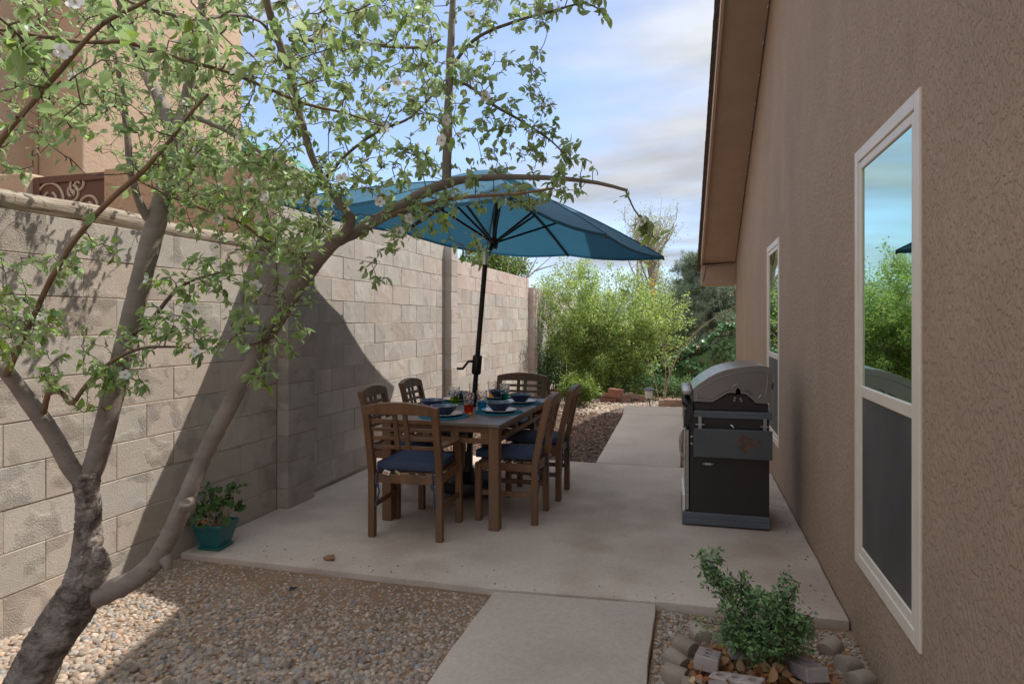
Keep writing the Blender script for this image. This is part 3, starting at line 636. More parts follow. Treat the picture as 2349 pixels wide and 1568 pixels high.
    limb('branch', [(775, 556, 2.58, 17), (806, 505, 2.52, 15), (780, 470, 2.48, 12), (744, 415, 2.44, 11), (712, 350, 2.4, 11), (686, 255, 2.34, 11.5), (664, 165, 2.28, 12), (632, 75, 2.2, 12), (606, -20, 2.1, 12), (570, -140, 2.0, 9)], B, 10)
    limb('branch', [(340, 500, 2.70, 16), (322, 470, 2.66, 13), (302, 400, 2.62, 11), (292, 310, 2.6, 10), (282, 225, 2.58, 9), (262, 120, 2.5, 7), (240, 20, 2.45, 5)], B, 9)
    limb('branch', [(14, 860, 2.46, 12), (35, 815, 2.3, 10), (70, 740, 2.2, 9), (120, 635, 2.1, 9), (176, 545, 2.02, 8.5), (248, 463, 1.95, 8.5), (322, 398, 1.9, 8), (380, 335, 1.86, 7), (430, 268, 1.83, 6), (478, 215, 1.8, 4)], Y2, 8)
    limb('branch', [(-60, 60, 1.5, 6), (30, 72, 1.55, 6.5), (133, 90, 1.6, 7), (215, 97, 1.65, 7), (288, 97, 1.7, 7), (360, 119, 1.76, 6.5), (445, 145, 1.82, 6), (522, 165, 1.9, 6), (612, 202, 2.0, 5.5), (700, 238, 2.1, 5), (800, 262, 2.15, 3.5), (880, 290, 2.2, 2.5)], Y2, 8)
    limb('branch', [(230, -40, 1.6, 5), (300, 5, 1.65, 5.5), (380, 30, 1.7, 5.5), (450, 47, 1.78, 5.5), (532, 34, 1.9, 5), (590, 46, 2.0, 5), (618, 72, 2.08, 5)], B, 8)
    limb('branch', [(-60, 0, 1.35, 4.5), (0, 42, 1.4, 4.5), (50, 90, 1.46, 4.5), (80, 140, 1.5, 4.5), (110, 175, 1.55, 4), (112, 245, 1.62, 3)], MT['twig'], 7)
    limb('branch', [(98, 965, 2.54, 9), (110, 905, 2.44, 9), (140, 900, 2.42, 8), (165, 925, 2.4, 7), (200, 880, 2.4, 6.5), (255, 830, 2.4, 6), (320, 800, 2.42, 5), (390, 795, 2.44, 4), (480, 800, 2.46, 3)], Y2, 7)
    limb('branch', [(300, 770, 2.65, 9), (345, 735, 2.62, 7), (400, 670, 2.6, 6), (450, 640, 2.58, 4), (520, 622, 2.55, 3)], MT['twig'], 7)
    limb('branch', [(735, 600, 2.56, 11), (690, 590, 2.54, 9), (650, 572, 2.5, 7), (600, 545, 2.45, 6), (540, 505, 2.4, 5), (440, 470, 2.35, 4.5), (350, 430, 2.3, 4), (290, 398, 2.25, 3)], Y2, 7)
    limb('branch', [(665, 670, 2.54, 8), (640, 720, 2.5, 7), (610, 775, 2.48, 5), (560, 790, 2.44, 4), (530, 745, 2.42, 3)], MT['twig'], 7)
    limb('branch', [(612, 810, 2.5, 5), (608, 840, 2.42, 4), (605, 870, 2.38, 2.5)], MT['twig'], 6)
    limb('branch', [(880, 500, 2.62, 10), (940, 480, 2.58, 8), (1000, 462, 2.55, 6), (1090, 450, 2.52, 6), (1180, 445, 2.5, 5), (1270, 432, 2.5, 4)], Y2, 7)
    limb('branch', [(665, 90, 2.2, 8), (720, 92, 2.3, 8), (800, 96, 2.42, 7.5), (880, 105, 2.5, 6), (960, 108, 2.6, 5), (1010, 90, 2.66, 4)], B, 8)
    limb('branch', [(1030, 160, 2.74, 6), (1090, 90, 2.74, 5.5), (1180, 50, 2.72, 5), (1270, 25, 2.7, 4), (1340, 8, 2.68, 3), (1385, 28, 2.66, 2)], MT['twig'], 7)
    limb('branch', [(1030, 180, 2.74, 6), (1080, 200, 2.7, 5), (1130, 240, 2.68, 5), (1200, 280, 2.66, 4), (1260, 320, 2.64, 3), (1310, 370, 2.62, 2.4)], MT['twig'], 7)
    limb('branch', [(742, 412, 2.44, 6), (800, 350, 2.5, 5), (870, 300, 2.55, 4.5), (940, 270, 2.6, 4), (1000, 210, 2.64, 3)], MT['twig'], 7)
    limb('branch', [(-60, 420, 1.7, 10), (10, 310, 1.62, 10), (70, 240, 1.56, 8), (140, 160, 1.52, 8), (230, 60, 1.5, 7), (330, 5, 1.5, 6), (450, -70, 1.5, 4)], Y2, 8)
    limb('branch', [(425, 260, 2.78, 9), (520, 300, 2.8, 8), (600, 350, 2.8, 7), (660, 385, 2.75, 6), (700, 440, 2.7, 5), (760, 545, 2.6, 5)], B, 8)
    # ---- attraction targets: leafy zones of the crown
    zones = [([(-260, -220), (640, -220), (640, 330), (400, 400), (200, 330), (-260, 360)], 500, (1.75, 3.3)),
             ([(640, -200), (1060, -160), (1075, 200), (1050, 420), (640, 430)], 340, (2.0, 3.1)),
             ([(1060, -120), (1390, -10), (1240, 60), (1130, 80), (1130, 140), (1240, 110), (1250, 230), (1310, 290), (1200, 270), (1080, 330)], 85, (2.5, 2.9)),
             ([(1080, 300), (1200, 260), (1290, 290), (1360, 390), (1350, 470), (1250, 470), (1080, 470)], 62, (2.5, 2.85)),
             ([(300, 340), (640, 340), (770, 430), (760, 560), (640, 600), (400, 520)], 210, (2.1, 3.0)),
             ([(760, 400), (1130, 430), (1110, 610), (980, 540), (880, 580), (800, 560)], 44, (2.35, 2.8)),
             ([(-60, 560), (40, 590), (160, 600), (130, 720), (120, 800), (-60, 830)], 48, (2.0, 2.5)),
             ([(0, 330), (60, 340), (60, 400), (0, 400)], 4, (1.9, 2.2)),
             ([(110, 560), (290, 520), (340, 560), (250, 590), (150, 640)], 9, (2.0, 2.3)),
             ([(60, 760), (240, 700), (340, 730), (330, 890), (220, 940), (100, 880)], 42, (2.3, 2.6)),
             ([(330, 640), (480, 570), (600, 600), (610, 720), (460, 820), (330, 800)], 60, (2.3, 2.7)),
             ([(540, 560), (700, 600), (730, 760), (640, 880), (570, 870), (560, 740)], 26, (2.25, 2.6)),
             ([(840, 620), (890, 590), (900, 640), (870, 645)], 3, (2.5, 2.6)),
             ([(30, 0), (460, 0), (860, 0), (860, 160), (640, 200), (300, 190), (150, 330), (30, 250)], 18, (1.3, 1.7)),
             ([(200, 150), (560, 150), (560, 400), (300, 420), (150, 300)], 80, (3.2, 3.8))]
    def inpoly(x, y, p):
        c = False; j = len(p) - 1
        for i in range(len(p)):
            if (p[i][1] > y) != (p[j][1] > y) and x < (p[j][0] - p[i][0]) * (y - p[i][1]) / (p[j][1] - p[i][1]) + p[i][0]: c = not c
            j = i
        return c
    T = []; TS = []
    for poly, n, (d0, d1) in zones:
        xs = [p[0] for p in poly]; ys = [p[1] for p in poly]; k = 0
        while k < n:
            u = random.uniform(min(xs), max(xs)); v = random.uniform(min(ys), max(ys))
            if inpoly(u, v, poly): T.append(np.array(P(u, v, random.uniform(d0, d1)))); TS.append(.046 if d1 < 1.8 else .038); k += 1
    for u, v, d in ((1478, 515, 2.7), (1485, 528, 2.7), (1496, 540, 2.7), (605, 868, 2.37), (598, 842, 2.4), (625, 850, 2.36), (588, 862, 2.38), (690, 770, 2.5), (1375, 20, 2.66), (1385, 35, 2.66), (1325, 14, 2.68)):
        T.append(np.array(P(u, v, d))); TS.append(.05)
    T = np.array(T); TS = np.array(TS)
    nodes = np.array([s[0] for s in skel]); nrad = np.array([s[1] for s in skel])
    d0 = np.array([np.min(np.linalg.norm(nodes - q, axis=1)) for q in T]); od = np.argsort(d0); T = T[od]; TS = TS[od]
    nl = [nodes]; rl = [nrad]; allN = nodes; allR = nrad
    tw = MB(); LP, LD, LN, LS = [], [], [], []; ST = []; BL_ = []
    def cluster(c, d, n, s):
        for k in range(n):
            dr = np.array(d) * random.uniform(-.1, .9) + rng.normal(0, .75, 3); dr[2] -= .12
            dr /= np.linalg.norm(dr) + 1e-6
            nn = np.array((.25, .3, 1.0)) + rng.normal(0, .55, 3)
            LP.append(c + rng.normal(0, .008, 3)); LD.append(dr); LN.append(nn); LS.append(s * random.uniform(.55, 1.2))
    for i, q in enumerate(T):
        dd = np.linalg.norm(allN - q, axis=1); j = int(np.argmin(dd)); p0 = allN[j]; L = dd[j]
        n = max(3, min(9, int(L / .05) + 2)); ts = np.linspace(0, 1, n + 1)
        perp = rng.normal(0, 1, 3); dv = (q - p0) / max(L, 1e-6); perp -= dv * perp.dot(dv); perp /= np.linalg.norm(perp) + 1e-9
        bend = random.uniform(.05, .25) * L; pts = []
        for tt in ts:
            pts.append(p0 + (q - p0) * tt + perp * bend * math.sin(math.pi * tt) + (rng.normal(0, 1, 3) * min(.012, .09 * L) if 0 < tt < 1 else 0) + np.array((0, 0, .25 * bend * math.sin(math.pi * tt))))
        r0 = min(allR[j] * .8, .0021 + .0042 * L); rs = [r0 * (1 - tt) + .0017 * tt for tt in ts]
        tw.tube([tuple(p) for p in pts], rs, 5, cap=False)
        new = np.array(pts[1:]); allN = np.vstack([allN, new]); allR = np.concatenate([allR, np.array(rs[1:])])
        sz = TS[i]
        cluster(q, dv, random.randint(5, 8), sz)
        for p in pts[2:-1]:                           # spurs with a few leaves along the twig
            if random.random() < .55:
                sd = rng.normal(0, 1, 3); sd /= np.linalg.norm(sd); e = p + sd * random.uniform(.012, .035)
                tw.tube([tuple(p), tuple((p + e) / 2 + rng.normal(0, .003, 3)), tuple(e)], [.0022, .002, .0018], 4, cap=False)
                cluster(e, sd, random.randint(2, 4), sz * .85)
        if random.random() < .20: ST.append((q, dv))
        elif random.random() < .09: BL_.append((q, dv))
    # thin branches get leaf spurs of their own
    for p, r in skel:
        if r < .017 and random.random() < .30:
            sd = rng.normal(0, 1, 3); sd /= np.linalg.norm(sd); e = np.array(p) + sd * (r + random.uniform(.015, .04))
            tw.tube([tuple(p), tuple(e)], [.003, .002], 4, cap=False); cluster(e, sd, random.randint(2, 5), .042)
    stuff(tw.build('twigs', MT['twig'], t, smooth=60, fix=False))
    LP = np.array(LP); LD = np.array(LD); LN = np.array(LN); LS = np.array(LS)
    LT = [leaf_template(.52, 4, .40, .25), leaf_template(.44, 4, .6, .5), leaf_template(.58, 4, .25, .12)]
    w = LP + np.array(base); v = w - np.array(EYE); dep = v @ np.array(FW); uu = 1174.5 + 1450 * (v @ np.array(RT)) / dep; vv = 738 - 1450 * v[:, 2] / dep
    vis = (uu > 0) & (uu < 2349) & (vv > 0) & (vv < 1568) & (dep > .3)
    score = np.where(vis, LS / dep, 0); order = np.argsort(-score); big = order[:300]; rest = order[300:]
    k = rng.integers(0, 3, len(rest)); VV = []; FF = []; o = 0
    for q in range(3):
        idx = rest[k == q]; V, F = scatter(*LT[q], frame_mats(LP[idx], LD[idx], LN[idx], LS[idx])); VV.append(V); FF.append(F + o); o += len(V)
    stuff(link('foliage', npmesh('foliage', np.vstack(VV), np.vstack(FF), MT['leaf'], True), t))
    lm = [npmesh('leaf', *LT[q], MT['leaf_one'], True) for q in range(3)]
    fm = frame_mats(LP[big], LD[big], LN[big], LS[big])
    for i in range(len(big)):
        ob = link('leaf', lm[i % 3], t); M4 = Matrix([list(fm[i][r]) for r in range(3)] + [[0, 0, 0, 1]]); ob.matrix_local = M4
    # blossoms
    pb = MB()
    for a in range(5):
        c, s = math.cos(a * 1.2566), math.sin(a * 1.2566)
        prof = [(0, 0, .05), (.35, .34, .12), (.75, .42, .26), (1.0, .20, .36)]
        vs = []
        for r, hw, z in prof: vs += [(c * r + s * hw, s * r - c * hw, z), (c * r - s * hw, s * r + c * hw, z)]
        pb.add(vs, [(0, 1, 3, 2), (2, 3, 5, 4), (4, 5, 7, 6)])
    pb.cur = 1
    for a in range(8):
        c, s = math.cos(a * .785), math.sin(a * .785); pb.bar((0, 0, .05), (c * .18, s * .18, .36), .05, .05, (c, s, .3))
    bo = pb.build('blossom', [MT['petal'], MT['stamen']], t, fix=False)
    extra = [(182, 22, 1.45), (143, 128, 1.5), (680, 35, 2.2), (868, 468, 2.35), (790, 420, 2.3), (582, 428, 2.5), (730, 470, 2.4), (935, 205, 2.4), (905, 195, 2.4), (1060, 320, 2.6), (880, 215, 2.4), (1010, 330, 2.5), (545, 385, 2.5), (645, 455, 2.5)]
    spots = [(np.array(P(u, v, d)), np.array((.2, -.9, .4))) for u, v, d in extra] + BL_
    first = True
    for q, dv in spots:
        ob = bo if first else bo.copy()
        if not first: COL.objects.link(ob); ob.parent = t
        first = False
        dirn = Vector(np.array(dv) + rng.normal(0, .5, 3) + np.array((0, -.6, .3))).normalized()
        ob.matrix_local = Matrix.Translation(Vector(q) + dirn * .02) @ dirn.to_track_quat('Z', 'Y').to_matrix().to_4x4() @ Matrix.Scale(random.uniform(.019, .025), 4)
    # faded blossom tufts: pale stamens
    SP, SD = [], []
    for q, dv in ST:
        for k in range(26): SP.append(q + rng.normal(0, .012, 3)); SD.append(np.array(dv) * .6 + rng.normal(0, 1, 3))
    n = len(SP); V, F = scatter(*SMALL, frame_mats(SP, SD, rdir(n), np.tile([.006, .022, .01], (n, 1))))
    stuff(link('faded_blossoms', npmesh('faded_blossoms', V, F, MT['stamen']), t))
    print('leaves', len(LS), 'twig nodes', len(allN))
build_tree()

# ================================================================== DINING SET
def chair_proto(width, arms):
    ch = empty('armchair' if arms else 'side_chair', (0, 0, 0))
    hw = width / 2; W = MT['wood']
    # local frame: seat faces +y, back at y = 0
    def backy(z): return 0 if z < .42 else -.16 * (z - .42) - .12 * (z - .42) ** 2
    for s in (-1, 1):
        b = MB(); prof = [(0, 0), (.22, 0), (.42, 0), (.60, backy(.60)), (.78, backy(.78)), (.885, backy(.885))]
        poly = [(y - .0225, z) for z, y in prof] + [(y + .0225, z) for z, y in reversed(prof)]
        b.prism(poly, 0, s * hw - .0225, s * hw + .0225); b.build('back_leg', W, ch, bevel=.003)
        b = MB()
        if arms:
            poly = [(.40, 0), (.40, .44), (.385, .53), (.36, .615), (.40, .615), (.425, .56), (.447, .46), (.447, 0)]
            b.prism(poly, 0, s * hw - .0225, s * hw + .0225)
        else: b.box((s * hw - .0225, .40, 0), (s * hw + .0225, .445, .425))
        b.build('front_leg', W, ch, bevel=.003)
        b = MB(); b.box((s * hw - .011, .023, .375), (s * hw + .011, .399, .43)); b.build('side_rail', W, ch, bevel=.002)
        b = MB(); b.box((s * hw - .009, .0235, .19), (s * hw + .009, .3995, .225)); b.build('stretcher', W, ch, bevel=.002)
        if arms:
            b = MB(); n = 9; L = []; R = []
            for i in range(n):
                t = i / (n - 1); y = backy(.63) + .024 + t * .46; wv = .026 + .012 * math.sin(math.pi * t * 1.1); bow = .018 * math.sin(math.pi * t)
                L.append((s * (hw + bow) - wv, y)); R.append((s * (hw + bow) + wv, y))
            b.prism(L + R[::-1], 2, .6155, .637); b.build('armrest', W, ch, bevel=.004, seg=2, smooth=40)
    for y0, nm in ((-.011, 'back_rail'), (.41, 'front_rail')):
        b = MB(); b.box((-hw + .023, y0, .37), (hw - .023, y0 + .022, .432)); b.build(nm, W, ch, bevel=.002)
    # arched crest rail and slats, each following the lean of the back
    def slat(z0, z1, x0, x1, th, nm, arch=0.0, off=0.0):
        b = MB(); n = 10 if arch else 1; vs = []; fs = []
        for i in range(n + 1):
            x = x0 + (x1 - x0) * i / n; a = arch * (1 - (2 * i / n - 1) ** 2) if arch else 0
            cv = -.012 * (1 - (2 * i / n - 1) ** 2) if arch else 0
            ya, yb = backy(z0) + off + cv, backy(z1) + off + cv
            vs += [(x, ya - th / 2, z0 + a * .25), (x, ya + th / 2, z0 + a * .25), (x, yb + th / 2, z1 + a), (x, yb - th / 2, z1 + a)]
        for i in range(n):
            o = i * 4
            for k in range(4): fs.append((o + k, o + (k + 1) % 4, o + 4 + (k + 1) % 4, o + 4 + k))
        fs += [(0, 1, 2, 3), (n * 4 + 3, n * 4 + 2, n * 4 + 1, n * 4)]
        b.add(vs, fs); return b.build(nm, W, ch, bevel=.002)
    slat(.838, .893, -hw - .0235, hw + .0235, .0475, 'crest_rail', .034)
    for z in (.796, .738, .678, .618): slat(z - .012, z + .012, -hw + .023, hw - .023, .018, 'slat')
    for s in (-1, 1): slat(.605, .845, s * .036 - .016, s * .036 + .016, .016, 'upright', off=-.0108)
    # seat slats under the cushion
    for i in range(5):
        y = .03 + i * .076; b = MB(); b.box((-hw + .012, y, .4325), (hw - .012, y + .06, .444)); b.build('seat_slat', W, ch)
    # cushion: box with softened, slightly sagging faces
    b = MB(); x0, x1, y0, y1, z0, z1 = -hw + .026, hw - .026, .012, .455, .447, .512
    nx, ny = 10, 10; vs = []; fs = []
    def cz(i, j):
        e = min(1, min(i, nx - i, j, ny - j) / 2.2); return e
    for layer, zz in ((0, z0), (1, z1)):
        for j in range(ny + 1):
            for i in range(nx + 1):
                e = cz(i, j); x = x0 + (x1 - x0) * i / nx; y = y0 + (y1 - y0) * j / ny
                vs.append((x, y, zz + ((.016 * e - .008 + .004 * math.sin(x * 17 + y * 9)) if layer else (.006 * (1 - e)))))
    st = (nx + 1) * (ny + 1)
    for j in range(ny):
        for i in range(nx):
            a = j * (nx + 1) + i; fs += [(a + nx + 1, a + nx + 2, a + 1, a), (st + a, st + a + 1, st + a + nx + 2, st + a + nx + 1)]
    per = [i for i in range(nx)] + [nx + j * (nx + 1) for j in range(ny)] + [ny * (nx + 1) + nx - i for i in range(nx)] + [(ny - j) * (nx + 1) for j in range(ny)]
    for k in range(len(per)):
        a, c = per[k], per[(k + 1) % len(per)]; fs.append((a, c, c + st, a + st))
    b.add(vs, fs); cu = b.build('cushion', MT['navy'], ch, bevel=.006, seg=2, smooth=60)
    for s in (-1, 1):                                 # ties knotted round the back posts
        x = s * (hw - .045)
        b = MB(); b.tube([(x, .01, .452), (x, -.02, .44), (x + s * .005, -.022, .385), (x - .004, -.018, .34)], [.006, .006, .006, .005], 5)
        b.tube([(x - .012, -.022, .372), (x, -.03, .366), (x + .012, -.02, .36)], .008, 6)
        b.tube([(x, -.022, .37), (x + .016, -.022, .315), (x - .002 + s * .012, -.016, .215)], [.007, .006, .007], 5); b.build('tie', MT['navy'], cu)
    return ch
def place(proto, first, x, y, rz_, label, cat, group):
    c = proto if first else copy_tree(proto)
    c.location = (x, y, 0); c.rotation_euler = (0, 0, rz_); tag(c, label, cat, group); return c
AP = chair_proto(.48, True); SP_ = chair_proto(.365, False)
GA, GS = 'wooden armchairs at the table ends', 'wooden side chairs along the table'
far = place(AP, False, -1.68, 6.22, math.pi, 'wooden armchair at the far head of the table, its back toward the shrub', 'chair', GA)
arm = place(AP, True, -1.835, 3.872, 0.055, 'wooden armchair nearest the camera, with a white care tag under its cushion', 'chair', GA)
PI = math.pi
place(SP_, True, -1.075, 4.575, PI / 2, 'wooden side chair nearer the camera on the table side facing the grill', 'chair', GS)
place(SP_, False, -1.035, 5.225, PI / 2, 'wooden side chair farther back on the table side facing the grill', 'chair', GS)
place(SP_, False, -2.43, 4.71, -PI / 2, 'wooden side chair by the block wall, nearer the camera, behind the near armchair', 'chair', GS)
place(SP_, False, -2.42, 5.42, -PI / 2, 'wooden side chair by the block wall, nearest the far armchair', 'chair', GS)
# care tag on the near armchair's cushion
cu = [c for c in arm.children if c.name.startswith('cushion')][0]
b = MB(); b.bar((-.125, -.012, .455), (-.13, -.03, .432), .045, .002, (0, 1, .3)); b.build('care_tag', MT['tag'], cu)
b = MB(); b.bar((-.128, -.0235, .4445), (-.1295, -.0295, .4375), .03, .0021, (0, 1, .35)); o = b.build('tag_print', MT['redprint'], cu); o.location = (0, -.0012, .0012)
b = MB(); b.bar((-.07, -.010, .453), (-.03, -.022, .436), .02, .002, (0, 1, .3)); b.build('care_tag', MT['stamen'], cu)

TX0, TX1, TY0, TY1, TZ = -2.175, -1.262, 4.175, 5.735, .74
POLE_T = Vector((-1.772, 5.06, .74))
def build_table():
    t = empty('dining_table', ((TX0 + TX1) / 2, (TY0 + TY1) / 2, 0), -.012, 'dark brown slatted wooden dining table laid with teal placemats', 'table')
    hx, hy = (TX1 - TX0) / 2, (TY1 - TY0) / 2; W, WT = MT['wood'], MT['woodtop']
    for s in (-1, 1):
        b = MB(); b.box((s * (hx - .045) - .045, -hy, .716), (s * (hx - .045) + .045, hy, TZ)); b.build('side_board', WT, t, bevel=.003)
        for q in (-1, 1):
            b = MB(); b.box((s * (hx - .046) - .037, q * (hy - .046) - .037, 0), (s * (hx - .046) + .037, q * (hy - .046) + .037, .7155)); b.build('leg', W, t, bevel=.004)
    n = 21; p = 2 * hy / n; ph = Vector((POLE_T.x - t.location.x, POLE_T.y - t.location.y))
    for i in range(n):
        y0 = -hy + i * p + .0025; y1 = -hy + (i + 1) * p - .0025
        if y0 - .02 < ph.y < y1 + .02:                # boards cut back for the umbrella hole
            b = MB(); b.box((-hx + .093, y0, .717), (ph.x - .033, y1, TZ - .001)); b.build('top_slat', WT, t, bevel=.002)
            b = MB(); b.box((ph.x + .033, y0, .717), (hx - .093, y1, TZ - .001)); b.build('top_slat', WT, t, bevel=.002)
        else:
            b = MB(); b.box((-hx + .093, y0, .717), (hx - .093, y1, TZ - .001)); b.build('top_slat', WT, t, bevel=.002)
    for s in (-1, 1):
        for z0, z1, nm in ((.672, .7155, 'apron'), (.595, .63, 'lower_rail')):
            b = MB(); b.box((s * (hx - .046) - .012, -hy + .084, z0), (s * (hx - .046) + .012, hy - .084, z1)); b.build(nm, W, t, bevel=.002)
            b = MB(); b.box((-hx + .084, s * (hy - .046) - .012, z0), (hx - .084, s * (hy - .046) + .012, z1)); b.build(nm, W, t, bevel=.002)
        for q in (-1, -.33, .33, 1):
            y = q * (hy - .12); b = MB(); b.box((s * (hx - .046) - .010, y - .03, .6305), (s * (hx - .046) + .010, y + .03, .6715)); b.build('spacer_block', W, t)
            if abs(q) == 1 or True:
                x = q * (hx - .12); b = MB(); b.box((x - .03, s * (hy - .046) - .010, .6305), (x + .03, s * (hy - .046) + .010, .6715)); b.build('spacer_block', W, t)
build_table()

def mat_mesh():
    b = MB(); n = 56; rings = [0, .04, .08, .11, .14, .165, .185, .192]; vs = [(0, 0, .006)]; fs = []
    for i, r in enumerate(rings[1:]):
        for k in range(n):
            a = 2 * PI * k / n; rr = r * (1 + (.018 * math.sin(a * 28) if i >= 5 else 0)); vs.append((rr * math.cos(a), rr * math.sin(a), (.0055 + .0012 * ((i + k) % 2)) if i < 6 else 0))
    for k in range(n): fs.append((0, 1 + k, 1 + (k + 1) % n))
    for i in range(len(rings) - 2):
        for k in range(n):
            a = 1 + i * n + k; c = 1 + i * n + (k + 1) % n; fs.append((a, a + n, c + n, c))
    b.add(vs, fs); return b.build('placemat', MT['teal_mat'])
def plate_mesh():
    b = MB(); b.lathe([(0, .004), (.07, .004), (.085, .006), (.132, .0145), (.138, .0175), (.136, .0195), (.13, .018), (.085, .0105), (.07, .009), (0, .009)], 40); return b.build('plate', MT['plate'], smooth=50)
def bowl_obj():
    b = MB(); b.lathe([(0, .002), (.05, .0), (.056, .004), (.058, .008), (.075, .022), (.092, .046), (.102, .062)], 40); o = b.build('bowl', MT['bowl'], smooth=50)
    b = MB(); b.lathe([(.102, .062), (.1045, .064), (.101, .0655), (.097, .062)], 40); b.build('rim', MT['bowl_in'], o, smooth=60)
    b = MB(); b.lathe([(.097, .062), (.088, .046), (.07, .024), (.05, .011), (0, .009)], 40); b.build('inner_glaze', MT['bowl_in'], o, smooth=60); return o
SET = [(-1.455, 4.76, 'near end of the grill side'), (-1.435, 5.335, 'far end of the grill side'),
       (-1.79, 4.445, 'place before the near armchair'), (-2.02, 4.76, 'near end of the wall side'),
       (-2.01, 5.335, 'far end of the wall side'), (-1.70, 5.58, 'place before the far armchair')]
m0, p0, b0 = mat_mesh(), plate_mesh(), bowl_obj()
for i, (x, y, w) in enumerate(SET):
    m = m0 if i == 0 else copy_tree(m0); m.location = (x, y, TZ + .0008); m.rotation_euler = (0, 0, i * 1.1); tag(m, 'round teal woven placemat, table\'s ' + w, 'placemat', 'teal placemats')
    x2, y2 = x + random.uniform(-.012, .012), y + random.uniform(-.012, .012)
    p = p0 if i == 0 else copy_tree(p0); p.location = (x2, y2, TZ + .0075); tag(p, 'white dinner plate under a bowl, table\'s ' + w, 'plate', 'white plates')
    q = b0 if i == 0 else copy_tree(b0); q.location = (x2, y2, TZ + .0175); tag(q, 'navy blue bowl with pale rim, table\'s ' + w, 'bowl', 'navy bowls')
def glass(x, y, key, label):
    r0, r1, h = .033, .0455, .158
    def rr(z): return r0 + (r1 - r0) * (z / h) ** 1.1
    zs = np.linspace(0, h, 7); zm = h * .46
    t = empty('tumbler', (x, y, TZ + .0008), 0, label, 'glass', 'coloured tumblers')
    b = MB(); b.lathe([(0, 0), (r0 - .003, 0), (rr(.004), .004)] + [(rr(z), z) for z in np.linspace(.02, zm, 4)] + [(rr(zm) - .0035, zm)] + [(rr(z) - .0035, z) for z in np.linspace(zm, .014, 4)[1:]] + [(0, .014)], 30); b.build('tinted_base', MT['g_' + key], t, smooth=50)
    b = MB(); b.lathe([(rr(zm + .0006), zm + .0006)] + [(rr(z), z) for z in np.linspace(zm + .02, h, 4)] + [(rr(h) - .0028, h)] + [(rr(z) - .003, z) for z in np.linspace(h - .01, zm + .0006, 4)] + [(rr(zm + .0006), zm + .0006)], 30); b.build('clear_rim', MT['g_clear'], t, smooth=50)
glass(-1.935, 5.045, 'lime', 'hammered tumbler with lime green base, beside the bowl on the wall side')
glass(-1.655, 4.615, 'orange', 'hammered tumbler with orange red base, nearest the near armchair')
glass(-1.615, 4.82, 'blue', 'hammered tumbler with blue base, in front of the umbrella pole')
glass(-1.595, 5.40, 'teal', 'hammered tumbler with emerald green base, between the two far bowls')
glass(-1.875, 5.36, 'red', 'hammered tumbler with red base, behind the orange one and left of the pole')
glass(-1.775, 5.60, 'yellow', 'hammered tumbler with yellow base, just behind the umbrella pole')

